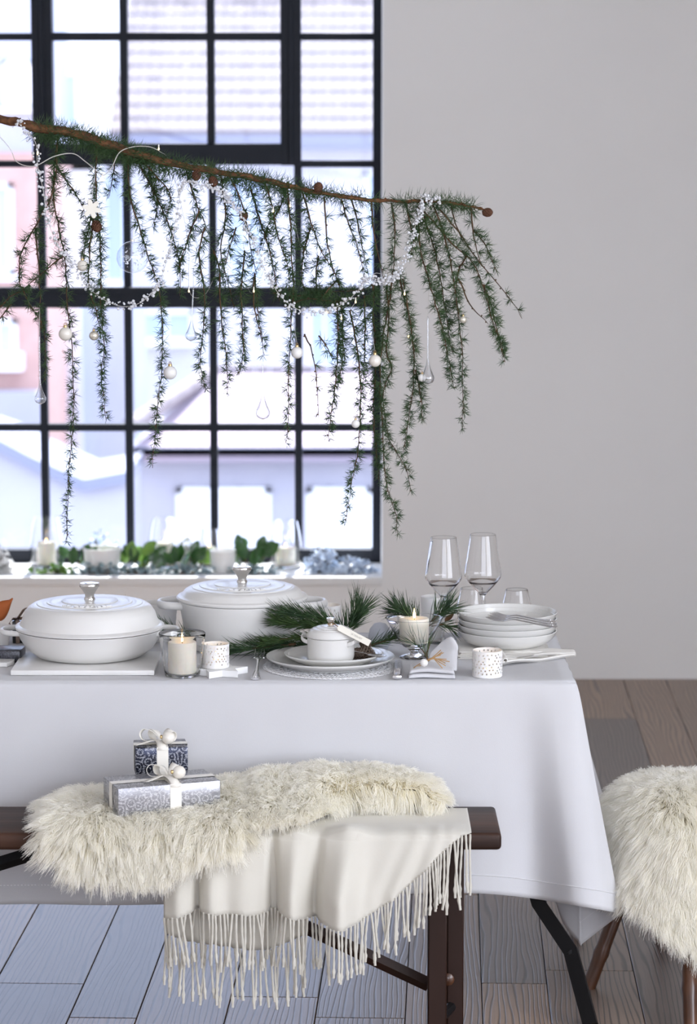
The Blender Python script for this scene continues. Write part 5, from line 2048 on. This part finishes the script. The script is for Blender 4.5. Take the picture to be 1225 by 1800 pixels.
bauble(165, 590, 8.5, 'small pearly gold bauble beside the drooping twig', m_pearl, (176, 560))
bauble(299, 655, 12, 'matt white bauble lowest on the twig in the second window column', m_bwhite, (285, 620))
bauble(522, 620, 10.5, 'white bauble against the window bar above the glass droplet', m_bwhite, (515, 560))
bauble(659, 634, 11, 'glossy cream bauble in front of the window jamb', m_bauble, (655, 590))
bauble(625, 745, 7.5, 'little white bauble lowest of all, near the right window corner', m_bwhite, (633, 700))
bauble(742, 664, 7, 'little grey-white bauble touching the glass drop by the wall', m_bwhite, (728, 620))
bauble(814, 562, 6.5, 'tiny silver bauble hanging in front of the plain wall', m_pearl, (808, 520))

# clear glass ball with sequins inside
p = P(233, 452, Y=OY)
r = 28 / pxm(OY, 1.4)
gbk = thing('glass_ball', 'clear glass ball ornament with sparkling flakes inside', 'bauble', tuple(p))
m_ballglass = thin_glass('ornament_glass', (.96, .97, .985), .9, .05)
G().ball((0, 0, 0), r, 40, 24).obj('ball', m_ballglass, gbk, sharp=None)
fk = G()
rk = random.Random(4)
m_flake = mat('iridescent_flake', (.85, .88, .95), .25, metal=.3)
for k in range(70):
    d = Vector((rk.gauss(0, 1), rk.gauss(0, 1), rk.gauss(0, 1))).normalized() * r * rk.uniform(.5, .93)
    s_ = .0016 * rk.uniform(.6, 1.5)
    fk.rbox(-s_, s_, -s_ * .7, s_ * .7, -.0001, .0001, .00005, 1, M4(tuple(d), (rk.uniform(0, 6), rk.uniform(0, 6), 0)))
fk.obj('sequins', m_flake, gbk, smooth=False)['kind'] = 'stuff'
G().lathe([(0, 0), (.005, 0), (.005, .005), (0, .006)], 12, Matrix.Translation((0, 0, r * .97))).obj('cap', m_wire, gbk)
q = P(236, 372, Y=BY) - p
G().tube([(0, 0, r), tuple(q)], .0005, 4).obj('thread', m_wire, gbk)

# glass teardrops
def teardrop(px_top, px_bot, rpx, label, hang):
    a = P(px_top[0], px_top[1], Y=OY)
    b = P(px_bot[0], px_bot[1], Y=OY)
    t = thing('glass_teardrop', label, 'ornament', tuple(b), group='glass teardrops on the branch')
    L_ = (a - b).length
    R = rpx / pxm(OY, 1.3)
    pr = []
    for i in range(33):
        s_ = i / 32
        z = L_ * s_
        body = R * math.sqrt(max(0, 1 - ((z - R * 1.05) / (R * 1.05)) ** 2)) if z < R * 1.05 else R * math.exp(-((z - R * 1.05) / (R * 1.55)) ** 1.25)
        pr.append((max(body, .0016 if i > 1 else 0.0001) if 0 < i < 32 else 0, z))
    lean = (a - b)
    q = lean.to_track_quat('Z', 'Y').to_matrix().to_4x4()
    G().lathe(pr, 24, q).obj('drop', m_tear, t, sharp=None)
    h = P(hang[0], hang[1], Y=BY) - b
    G().tube([tuple(lean), tuple(lean.lerp(h, .5)), tuple(h)], .0005, 4).obj('thread', m_wire, t)
m_tear = thin_glass('blown_glass', (.95, .955, .965), .95, .09, 1.25)
teardrop((69, 588), (71, 711), 10.5, 'long clear glass drop hanging furthest from the wall', (70, 535))
teardrop((340, 505), (335, 600), 10.5, 'clear glass drop behind the second window bar', (340, 470))
teardrop((462, 622), (462, 738), 13, 'largest clear glass drop, hanging in the middle of the window', (464, 600))
teardrop((752, 555), (752, 676), 12, 'clear glass drop hanging in front of the plain wall', (754, 510))
# wooden snowflake
sf = P(161, 367, Y=OY)
pts = []
for i in range(48):
    a = 2 * PI * i / 48
    r_ = .0225 * (.80 + .24 * math.cos(6 * a) - .05 * math.cos(12 * a))
    pts.append((r_ * math.cos(a), r_ * math.sin(a)))
so = thing('snowflake', 'white wooden snowflake hanging from the branch', 'ornament', tuple(sf))
G().prism(pts, -.0018, .0018, M4((0, 0, 0), (PI / 2, .25, .35))).obj('flake', m_tag, so, smooth=False)
q = P(168, 300, Y=BY) - sf
G().tube([(0, 0, .02), tuple(q)], .0005, 4).obj('thread', m_wire, so)

# ---- crystal bead garlands
def garland(label, paths, seed, dens=1.0):
    r = random.Random(seed)
    p0 = P(paths[0][0][0], paths[0][0][1], Y=OY)
    t = thing('bead_garland', label, 'garland', tuple(p0))
    w, g = G(), G()
    for pth in paths:
        c = crom([P(x, y, Y=BY - .035) for x, y in pth], max(20, len(pth) * 12)) - np.array(p0)
        w.tube([tuple(q) for q in c], .0006, 4)
        seg = np.linalg.norm(np.diff(c, axis=0), axis=1).sum()
        n = int(seg / .0031 * dens)
        for k in range(n):
            i = r.uniform(0, len(c) - 1.01)
            q = c[int(i)] * (1 - i % 1) + c[int(i) + 1] * (i % 1)
            q = Vector(q) + Vector((r.gauss(0, .0052), r.gauss(0, .005), r.gauss(0, .0052)))
            g.ball(q, r.uniform(.0015, .0040), 7, 5)
    w.obj('wire', m_wire, t)
    g.obj('beads', m_bead, t)['kind'] = 'stuff'
garland('frosted bead garland looping below the clear glass ball', [[(30, 215), (38, 222), (62, 250), (66, 290), (76, 335), (82, 380), (88, 400)], [(88, 400), (105, 440), (135, 475), (152, 500), (175, 522), (210, 538), (240, 535), (265, 518), (280, 500)], [(280, 500), (298, 440), (312, 370), (322, 322), (345, 325), (372, 330)]], 3, 1.3)
garland('frosted bead garland swagged across the middle of the branch', [[(372, 330), (392, 340), (408, 355), (430, 390), (448, 430), (462, 465), (482, 505), (505, 532), (535, 548), (570, 548), (605, 532), (630, 510), (645, 488), (668, 492), (690, 490), (706, 470), (716, 440), (726, 410), (735, 380), (745, 356)], [(738, 350), (748, 344), (758, 352), (768, 348), (775, 356)]], 5, 1.9)
# ---- fairy lights
fl_t = thing('fairy_lights', 'white wire string of warm fairy lights wound through the branch', 'string lights', tuple(P(20, 255, Y=BY)))
FO = Vector(fl_t.location)
wp = [(-5, 235), (18, 262), (30, 285), (60, 292), (95, 275), (128, 270), (150, 284), (172, 302), (182, 308), (196, 295), (210, 268), (235, 258), (262, 258), (278, 264)]
wp2 = [(278, 264), (300, 290), (330, 420), (333, 512), (360, 518), (390, 470), (430, 500), (446, 512), (475, 440), (480, 371), (510, 362), (530, 440), (574, 550), (600, 560), (625, 531), (660, 480), (711, 517), (700, 560), (704, 588), (718, 592)]
wc = [P(x, y, Y=BY - .028 + .012 * math.sin(i * 1.3)) - FO for i, (x, y) in enumerate(wp)]
wc2 = [wc[-1]] + [P(x, y, Y=BY + .03) - FO for (x, y) in wp2[1:]]
G().tube([tuple(q) for q in crom(wc, 90)], .0011, 5).obj('wire', m_wire, fl_t)
G().tube([tuple(q) for q in crom(wc2, 140)], .0005, 5).obj('wire', m_wire, fl_t)
for (x, y) in ((180, 312), (279, 262), (332, 512), (446, 512), (510, 362), (480, 371), (625, 531), (574, 550), (711, 517), (718, 592), (66, 270), (600, 560)):
    p = P(x, y, Y=BY - .036) - FO
    b_ = G().lathe([(0, -.003), (.0015, -.002), (.0018, 0), (.0013, .003), (0, .004)], 10, Matrix.Translation(p)).obj('bulb', m_bulb, fl_t)
    G().lathe([(0, 0), (.0016, 0), (.0016, .006), (0, .007)], 10, Matrix.Translation(p + Vector((0, 0, .004)))).obj('socket', m_wire, fl_t)
# ================================================================== GIFTS ON THE FLEECE
def gift(label, corner, yaw, w, d, h, mfoil, bow_dir, seed, rx=.5):
    t = thing('wrapped_gift', label, 'gift', tuple(corner), yaw, group='ribboned gifts on the fleece')
    # box in local coordinates: front-left-bottom corner at origin
    G().rbox(0, w, 0, d, 0, h, .0022, 2).obj('box', mfoil, t, sharp=30)
    e = .0008
    rw = .0245
    xr = w * rx
    fold = G()
    # folded paper flaps on the end
    fold.add([(-.0006, .004, h * .96), (-.0012, d * .5, h * .35), (-.0006, d - .004, h * .96)], [(0, 1, 2)])
    fold.add([(-.0006, .004, h * .04), (-.0014, d * .5, h * .62), (-.0006, d - .004, h * .04)], [(0, 2, 1)])
    fold.obj('end_flap', mfoil, t, smooth=False)
    a = strip([(xr, -e, -e), (xr, -e, h + e), (xr, d + e, h + e), (xr, d + e, -e), (xr, -e, -e)], rw, (1, 0, 0)).obj('ribbon', m_ribbon, t, smooth=False)
    yb_ = d * .45
    b = strip([(-.0016, yb_, -e), (-.0016, yb_, h + e * 1.4), (w + .0008, yb_, h + e * 1.4), (w + .0008, yb_, -e)], rw, (0, 1, 0)).obj('ribbon', m_ribbon, t, smooth=False)
    c = Vector((xr, yb_, h + .003))
    def loop(dx, dy, L_, rise, wid):
        d_ = Vector((dx, dy, 0)).normalized()
        wd = Vector((-d_.y, d_.x, .25)).normalized()
        pts = [c, c + d_ * L_ * .35 + Vector((0, 0, rise * .9)), c + d_ * L_ * .8 + Vector((0, 0, rise * 1.15)), c + d_ * L_ + Vector((0, 0, rise * .7)), c + d_ * L_ * .85 + Vector((0, 0, rise * .15)), c + d_ * L_ * .4 + Vector((0, 0, .002)), c + Vector((0, 0, .001))]
        cc = crom(pts, 22)
        rows_ = []
        for k, q in enumerate(cc):
            f = math.sin(PI * k / 21)
            q = Vector(q)
            rows_.append([q - wd * wid * (.25 + .75 * f) / 2, q, q + wd * wid * (.25 + .75 * f) / 2])
        ribbon_obj(G().grid(rows_), 'bow_loop', m_ribbon, t)
    def tail(pts, wid, wd):
        ribbon_obj(strip(crom(pts, 14), wid, Vector(wd).normalized()), 'bow_tail', m_ribbon, t)
    loop(-1, bow_dir, .046, .024, .026)
    loop(1, .75, .034, .020, .022)
    loop(-.6, .9, .034, .020, .022)
    tail([c, c + Vector((-.018, -.010, .007)), c + Vector((-.040, -.02, .004)), c + Vector((-.058, -.028, .001))], .019, (.35, -.9, .15))
    tail([c, c + Vector((-.006, -.012, .008)), c + Vector((-.002, -yb_ * .8, .004)), c + Vector((0, -yb_ - .004, -.008))], .019, (1, 0, 0))
    r = .0140
    bc_ = c + Vector((.013, -.034, .017))
    bb = G().ball(bc_, r, 28, 16).obj('bauble', m_bauble, t, sharp=None)
    G().lathe([(0, 0), (.004, 0), (.004, .004), (0, .005)], 10, M4(tuple(bc_ + Vector((-r * .96, 0, .002))), (0, -PI / 2, 0))).obj('cap', m_gold, bb)
    return t
c1 = P(208, 1437, Y=5.535)
gift('silver floral paper gift with cream bow, nearest on the fleece', c1, math.radians(20), .222, .118, .061, m_foil_silver, .3, 1, .56)
c2 = P(238, 1362, Y=5.70)
gift('dark metallic paper gift with cream bow, behind the silver gift', c2, math.radians(7), .112, .085, .058, m_foil_dark, .25, 2, .52)
# ================================================================== WINDOW SILL DISPLAY
SZ = SILL + .003
def onsill(px, Y=10.0):
    return Vector(((px - 612.5) / pxm(Y, SILL), Y, SZ))
def spx_(Y=10.0):
    return 1 / pxm(Y, SILL)
u_ = spx_()
def hurricane(label, px, wpx, hpx, Y=10.11, cw=.55, ch=.45):
    c = onsill(px, Y)
    t = thing('hurricane_lantern', label, 'candle holder', tuple(c), group='glass lanterns on the sill')
    R, h = wpx * u_ / 2, hpx * u_
    G().lathe([(0, 0), (R * .9, 0), (R, .004), (R * 1.0, h * .5), (R * .86, h * .8), (R * .72, h), (R * .69, h), (R * .83, h * .8), (R * .96, h * .5), (R * .95, .008), (0, .007)], 40).obj('glass', m_glass, t, sharp=50)
    cd = candle(t, (0, 0, .0085), R * cw, h * ch, True, .8)
hurricane('tall glass lantern with candle, first on the window sill', 82, 60, 88)
hurricane('tall glass lantern with candle near the middle of the sill', 290, 58, 86)
hurricane('clear egg shaped glass lantern beside the snowy bush', 502, 58, 82, 10.10, .6, .38)
hurricane('wide glass lantern behind the holly in the middle', 368, 40, 66, 10.13)
def pot(label, px, wpx, hpx, Y=9.98, flare=1.12):
    R, h = wpx * u_ / 2, hpx * u_
    o = G().lathe([(0, 0), (R * .7, 0), (R * .78, .004), (R * .95, h * .45), (R * 1.0, h * .9), (R * 1.02, h), (R * .96, h), (R * .9, h * .45), (R * .7, .012), (0, .01)], 40).obj('sill_pot', m_porcelain, sharp=50)
    o.location = onsill(px, Y)
    return tag(o, label, 'pot', 'white pots on the sill')
pot('wide white bowl among the eucalyptus on the sill', 180, 66, 42)
pot('white tapered pot beside the dark holly clump', 392, 46, 38, 9.97)
def snow_ball(label, c, R, seed, m, name, cat, n=120, ls=.02):
    """a loose dome of little leaves / petals"""
    r = np.random.default_rng(seed)
    t = thing(name, label, cat, tuple(c), group='greenery on the sill')
    g, stems = G(), G()
    for k in range(n):
        d = r.normal(0, 1, 3)
        d[2] = abs(d[2])
        d /= np.linalg.norm(d)
        q = d * np.array(R) * r.uniform(.35, 1.0)
        s_ = ls * r.uniform(.6, 1.3)
        M_ = M4(tuple(q), tuple(r.uniform(-1.2, 1.2, 3)), (s_, s_, s_))
        v = [(0, -.5, 0), (.32, -.15, .06), (.30, .2, .05), (0, .55, 0), (-.30, .2, .05), (-.32, -.15, .06), (0, 0, -.04)]
        f = [(0, 1, 6), (1, 2, 6), (2, 3, 6), (3, 4, 6), (4, 5, 6), (5, 0, 6)]
        g.add(v, f, M_)
        if k % 4 == 0:
            stems.tube([(q[0] * .15, q[1] * .15, 0.0), tuple(q * .6), tuple(q)], .0012, 4)
    g.obj('leaves', m, t, smooth=True, sharp=None)['kind'] = 'stuff'
    stems.obj('stems', m_twig, t)['kind'] = 'stuff'
    return t
m_euc = mat('eucalyptus', (.20, .29, .30), .6, noise=(20, (.32, .42, .46), .35, .7))
m_snowy = mat('frosted_foliage', (.66, .74, .85), .6, noise=(20, (.35, .46, .60), .45, .7))
m_holly = mat('holly_leaf', (.030, .095, .022), .25, noise=(20, (.06, .18, .03), .4, .7), coat=.4)
m_lime = mat('lime_leaf', (.22, .40, .07), .4, noise=(20, (.12, .28, .05), .4, .7))
m_blue = mat('blue_berry', (.12, .20, .36), .4)
# holly clumps
def holly(label, px, n, hpx, seed, m=None, Y=9.975):
    r = random.Random(seed)
    t = thing('holly_sprig', label, 'holly', tuple(onsill(px, Y)), group='holly on the sill')
    for k in range(n):
        L_ = hpx * u_ * r.uniform(.45, .62)
        W_ = L_ * .62
        outline = []
        for i in range(17):
            t_ = i / 16
            w = W_ * .5 * math.sin(PI * min(1, t_ * .96 + .03)) ** .8 * (1 + .22 * math.cos(i * PI))
            outline.append((w, L_ * t_, .04 * L_ * math.cos(i * PI)))
        rows_ = [[(-w, y, z), (0, y, -.10 * L_), (w, y, z)] for w, y, z in outline]
        o = G().grid(rows_).obj('leaf', m or m_holly, t, sharp=None)
        s_ = o.modifiers.new('leaf_thickness', 'SOLIDIFY')
        s_.thickness = .0012
        a = r.uniform(-1, 1)
        hgt = hpx * u_ * r.uniform(.12, .5)
        o.location = (a * hpx * u_ * .42, r.uniform(-.02, .03), hgt)
        o.rotation_euler = (PI / 2 - r.uniform(.1, .9), a * .9 + r.uniform(-.3, .3), r.uniform(-.8, .8))
        G().tube([(0, 0, 0), tuple(Vector(o.location) * .6), tuple(o.location)], .0016, 5).obj('stem', m_twig, t)
holly('dark holly clump beside the first lantern on the sill', 128, 7, 62, 1)
holly('bright lime green sprig beside the white bowl', 222, 6, 62, 2, m_lime)
holly('dark green holly between the lime sprig and middle lantern', 250, 7, 56, 3)
holly('dark glossy holly in front of the middle lantern', 325, 9, 56, 4)
holly('spiky dark holly clump left of the egg shaped lantern', 440, 11, 66, 5, None, 9.99)
holly('yellow green sprig beside the middle holly', 345, 4, 48, 6, m_lime, 10.03)
snow_ball('silvery eucalyptus trailing along the sill before the first lantern', onsill(95, 9.93), (.12, .035, .04), 1, m_lime, 'eucalyptus', 'eucalyptus', 70, .022)
snow_ball('blue grey eucalyptus in front of the white bowl', onsill(170, 9.92), (.12, .035, .045), 2, m_euc, 'eucalyptus', 'eucalyptus', 90, .020)
snow_ball('blue grey eucalyptus under the lime green sprig', onsill(245, 9.92), (.10, .03, .045), 3, m_euc, 'eucalyptus', 'eucalyptus', 90, .020)
snow_ball('blue grey eucalyptus trailing before the dark holly', onsill(330, 9.92), (.12, .03, .04), 4, m_euc, 'eucalyptus', 'eucalyptus', 90, .020)
snow_ball('frosted eucalyptus between white pot and egg shaped lantern', onsill(450, 9.92), (.13, .03, .035), 5, m_euc, 'eucalyptus', 'eucalyptus', 90, .020)
snow_ball('snowy white flocked bush beside the egg shaped lantern', onsill(566, 9.97), (.075, .06, .095), 6, m_snowy, 'flocked_bush', 'foliage', 320, .022)
snow_ball('pale blue frosted sprigs at the wall end of the sill', onsill(622, 9.95), (.095, .05, .06), 7, m_snowy, 'flocked_sprigs', 'foliage', 200, .022)
snow_ball('dense white flower head at the open end of the sill', onsill(-5, 9.96), (.065, .05, .10), 8, m_white, 'white_flower_head', 'flower', 320, .024)
snow_ball('white blossom cluster behind the wide bowl on the sill', onsill(178, 10.12), (.08, .04, .15), 9, m_snowy, 'white_blossom', 'flower', 150, .024)
snow_ball('white blossom cluster behind the middle holly', onsill(335, 10.06), (.05, .03, .14), 10, m_white, 'white_blossom', 'flower', 160, .024)

# ================================================================== STREET OUTSIDE
def OP(px, py, Y):
    return P(px, py, Y=Y)
m_stucco = mat('pale_stucco', (.74, .72, .74), .9, noise=(.8, (.66, .65, .69), .3, .7))
m_stucco_w = mat('white_stucco', (.92, .91, .89), .9)
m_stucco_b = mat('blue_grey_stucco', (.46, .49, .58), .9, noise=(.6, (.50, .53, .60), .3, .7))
m_lav = mat('lavender_render', (.42, .41, .46), .9, noise=(.6, (.48, .465, .50), .3, .7))
m_tile = mat('clay_tile', (.27, .235, .235), .8, noise=(2.2, (.19, .165, .17), .35, .65))
m_tile2 = mat('mauve_tile', (.36, .29, .32), .85, noise=(.8, (.31, .26, .30), .35, .65))
m_brick = mat('pink_brick', (.62, .40, .34), .9, noise=(3, (.54, .34, .29), .35, .65))
m_gutter = mat('slate_gutter', (.25, .26, .34), .7)
m_ow = mat('outside_window_glass', (.50, .60, .78), .25)
m_otrim = mat('outside_trim', (.93, .93, .92), .7)
def block(px0, px1, py0, py1, Y, depth, m, parent, name='wall', base_z=None):
    a, b = OP(px0, py1, Y), OP(px1, py0, Y)
    g = G().box(a.x, b.x, Y, Y + depth, a.z if base_z is None else base_z, b.z)
    return g.obj(name, m, parent, smooth=False, off=parent.location)
def opening(px0, px1, py0, py1, Y, parent, trim=6, m=None, bars=1, sill=True):
    """a window: frame standing proud of the wall, glass, glazing bars, sill"""
    a, b = OP(px0, py1, Y), OP(px1, py0, Y)
    s_ = 1 / pxm(Y, a.z)
    tw_ = trim * s_
    g = G()
    d0, d1 = Y - .12, Y + .02
    g.box(a.x, a.x + tw_, d0, d1, a.z, b.z)
    g.box(b.x - tw_, b.x, d0, d1, a.z, b.z)
    g.box(a.x, b.x, d0, d1, b.z - tw_, b.z)
    g.box(a.x, b.x, d0, d1, a.z, a.z + tw_)
    f = g.obj('window', m_otrim, parent, smooth=False, off=parent.location)
    G().box(a.x + tw_, b.x - tw_, Y - .04, Y + .01, a.z + tw_, b.z - tw_).obj('pane', m or m_ow, f, smooth=False, off=parent.location)
    for k in range(bars):
        x = a.x + (b.x - a.x) * (k + 1) / (bars + 1)
        G().box(x - tw_ * .25, x + tw_ * .25, d0 + .03, d1, a.z, b.z).obj('glazing_bar', m_otrim, f, smooth=False, off=parent.location)
    if sill:
        G().box(a.x - tw_, b.x + tw_, Y - .3, Y, a.z - tw_ * 1.2, a.z).obj('sill', m_otrim, f, smooth=False, off=parent.location)
    return f
GZ = -6.0                                  # street level, well below this upper floor
# --- house with the big tiled roof
HY = 58.0
hs = thing('tiled_house', 'pale town house with big sunlit clay tiled roof outside the window', 'building', tuple(OP(500, 500, HY)))
block(60, 1600, 262, 900, HY, 10, m_stucco, hs, 'wall', GZ)
block(40, 1610, 236, 264, HY - .9, 1.2, m_gutter, hs, 'eaves')
opening(152, 222, 302, 498, HY, hs, 7)
opening(396, 470, 302, 498, HY, hs, 7)
opening(640, 720, 302, 498, HY, hs, 7)
opening(540, 600, 540, 660, HY, hs, 7)
opening(250, 340, 545, 600, HY, hs, 7)
e0, e1 = OP(180, 232, HY - .9), OP(1600, 232, HY - .9)
# roof plane: up and back
slope = math.radians(42)
rise_dir = Vector((0, math.cos(slope), math.sin(slope)))
rl = OP(30, 232, HY - .9)
roof_len = 9.0
rg = G()
nrm = Vector((0, -math.sin(slope), math.cos(slope)))
v = [rl, e1, e1 + rise_dir * roof_len, rl + rise_dir * roof_len]
v2 = [q - nrm * .25 for q in v]
rg.add(v + v2, [(0, 1, 2, 3), (7, 6, 5, 4), (0, 4, 5, 1), (1, 5, 6, 2), (2, 6, 7, 3), (3, 7, 4, 0)])
roof = rg.obj('roof', m_tile2, hs, smooth=False, off=hs.location)
# clay tiles: courses of curved pantiles
tw_, tl_ = .215, .42
tile = G()
rows_ = []
for j in range(2):
    rows_.append([(tw_ * (i / 6 - .5), j * tl_, .035 * math.sin(PI * i / 6) + .028 * (1 - j)) for i in range(7)])
tile.grid(rows_)
tile.add([(tw_ * (i / 6 - .5), 0, .035 * math.sin(PI * i / 6) + .028) for i in range(7)] + [(tw_ * (i / 6 - .5), 0, -.03) for i in range(7)], [(i, i + 1, 8 + i, 7 + i) for i in range(6)])
tile_me = tile.mesh('tile', False)
tile_me.materials.append(m_tile)
x0, x1 = OP(165, 232, HY - .9).x, OP(700, 232, HY - .9).x
ncol, nrow = int((x1 - x0) / tw_), int(roof_len / tl_)
rest = G()
count = 0
rt = random.Random(3)
tiles = []
for r_ in range(nrow):
    for c_ in range(ncol):
        p = Vector((x0 + (c_ + .5) * tw_, rl.y, rl.z)) + rise_dir * (r_ * tl_) + nrm * .01
        if r_ < 9 and count < 300:
            o = link('tile', tile_me, None, roof)
            o.location = p - Vector(hs.location)
            o.rotation_euler = (slope + rt.uniform(-.02, .02), rt.uniform(-.03, .03), 0)
            count += 1
        else:
            M_ = M4(tuple(p - Vector(hs.location)), (slope + rt.uniform(-.02, .02), rt.uniform(-.03, .03), 0))
            rest.add(tile.v, tile.f, M_)
rest.obj('further_tiles', m_tile, roof, smooth=False)['kind'] = 'stuff'
# --- white dormer gable in front of the roof
dm_ = thing('white_gable', 'bright white gable wall with a small blue window before the tiled roof', 'building', tuple(OP(150, 300, HY - 3)))
DY = HY - 3.2
pg = [OP(70, 300, DY), OP(166, 300, DY), OP(174, 236, DY), OP(192, 130, DY), OP(208, 40, DY), OP(214, -40, DY), OP(120, -40, DY), OP(108, 40, DY), OP(60, 90, DY)]
front = [(p.x, p.z) for p in pg]
gg = G()
n = len(front)
vv = [(x, DY, z) for x, z in front] + [(x, DY + 2.0, z) for x, z in front]
gg.add(vv, [tuple(range(n)), tuple(range(2 * n - 1, n - 1, -1))] + [(i, n + i, n + (i + 1) % n, (i + 1) % n) for i in range(n)])
gg.obj('wall', m_stucco_w, dm_, smooth=False, off=dm_.location)
block(60, 166, 262, 900, DY, 2.0, m_stucco_w, dm_, 'wall', GZ)
opening(102, 138, 128, 222, DY, dm_, 5, bars=0)
# --- blue grey house at the upper left
bh = thing('blue_house', 'blue grey house front at the upper corner of the window', 'building', tuple(OP(0, 300, 52)))
block(-1500, 98, -60, 268, 52, 2, m_stucco_b, bh, 'wall')
opening(8, 58, 108, 190, 52, bh, 6, m_otrim, 1)  # white pane colour stands in for a bright reflection
block(-1500, 100, 268, 300, 51.6, 2.6, m_brick, bh, 'cornice')
# --- pink brick house
bk = thing('brick_house', 'pink brick house with white sash windows at the window edge', 'building', tuple(OP(0, 500, 45)))
block(-1500, 68, 292, 1000, 45, 4, m_brick, bk, 'wall', GZ)
for wx_ in (-34, -190, -346, -502, -658):
    opening(wx_, wx_ + 57, 322, 482, 45, bk, 9)
for wx_ in (-34, -190, -346, -502, -658):
    opening(wx_, wx_ + 64, 560, 640, 45, bk, 9)
block(-1500, 38, 622, 652, 44.6, .5, m_otrim, bk, 'sill_course')
block(-1500, 70, 690, 1000, 44.4, .6, m_lav, bk, 'plinth', GZ)
# --- house between, its shade put into the blue wall colour
bl = thing('shaded_house', 'house behind the twigs with its shade painted light blue', 'building', tuple(OP(150, 700, 50)))
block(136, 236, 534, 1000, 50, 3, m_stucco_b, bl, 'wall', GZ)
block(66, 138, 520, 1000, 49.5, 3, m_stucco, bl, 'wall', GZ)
# --- low house in front with mauve roof and two bright windows
LY = 40.0
lo = thing('low_house', 'low lavender house with mauve tiled roof and bright white windows', 'building', tuple(OP(450, 850, LY)))
block(228, 1500, 800, 1000, LY, 6, m_lav, lo, 'wall', GZ)
block(222, 1500, 786, 802, LY - .5, .8, m_gutter, lo, 'eaves')
ra = [OP(232, 788, LY - .5), OP(1500, 788, LY - .5), OP(1500, 652, LY + 3.2), OP(372, 652, LY + 3.2)]
rg = G().add(ra + [q - Vector((0, 0, .2)) for q in ra], [(0, 1, 2, 3), (7, 6, 5, 4), (0, 4, 5, 1), (1, 5, 6, 2), (2, 6, 7, 3), (3, 7, 4, 0)])
rf = rg.obj('roof', m_tile2, lo, smooth=False, off=lo.location)
hip = [OP(232, 788, LY - .5), OP(372, 652, LY + 3.2), OP(365, 660, LY + 6)]
hp_ = G().tube([tuple(OP(228, 750, LY - .6)), tuple(OP(300, 702, LY + 1.0)), tuple(OP(372, 655, LY + 3.0))], .13, 8)
hp_.obj('hip_ridge', m_tile, rf, off=lo.location)
ridge = G()
for k in range(24):
    a = OP(372 + k * 26, 651, LY + 3.2)
    b = OP(372 + (k + 1) * 26 - 3, 651, LY + 3.2)
    G().tube([tuple(a), tuple(b)], .10, 8).obj('ridge_tile', m_tile, rf, off=lo.location)
for x_, x2_ in ((312, 476), (540, 654), (720, 860)):
    opening(x_, x2_, 856, 985, LY, lo, 10, m_otrim, 2, False)
# --- grey gabled shed at lower left
gs_ = thing('grey_gable_shed', 'grey rendered gable with dark coping at the lower window corner', 'building', tuple(OP(60, 850, 36)))
SYD = 36.0
pg = [OP(-120, 1000, SYD), OP(226, 1000, SYD), OP(226, 836, SYD), OP(150, 850, SYD), OP(60, 812, SYD), OP(0, 780, SYD), OP(-120, 740, SYD)]
n = len(pg)
vv = [tuple(p) for p in pg] + [(p.x, SYD + 2, p.z) for p in pg]
G().add(vv, [tuple(range(n)), tuple(range(2 * n - 1, n - 1, -1))] + [(i, n + i, n + (i + 1) % n, (i + 1) % n) for i in range(n)]).obj('wall', m_lav, gs_, smooth=False, off=gs_.location)
cp = [OP(-120, 738, SYD), OP(0, 778, SYD), OP(60, 810, SYD), OP(150, 848, SYD), OP(230, 833, SYD)]
rows_ = []
for p in cp:
    rows_.append([(p.x, SYD - .15, p.z - .10), (p.x, SYD - .15, p.z + .06), (p.x, SYD + 2.15, p.z + .06), (p.x, SYD + 2.15, p.z - .10)])
G().grid(rows_, wrap=True).obj('coping', m_gutter, gs_, smooth=False, off=gs_.location)
block(-20, 226, 1000, 1100, SYD, 2, m_lav, gs_, 'wall', GZ)
# street
tag(G().box(-60, 60, WY + .6, 90, GZ - .2, GZ).obj('street_ground', mat('asphalt', (.28, .28, .30), .9), smooth=False), kind='structure')
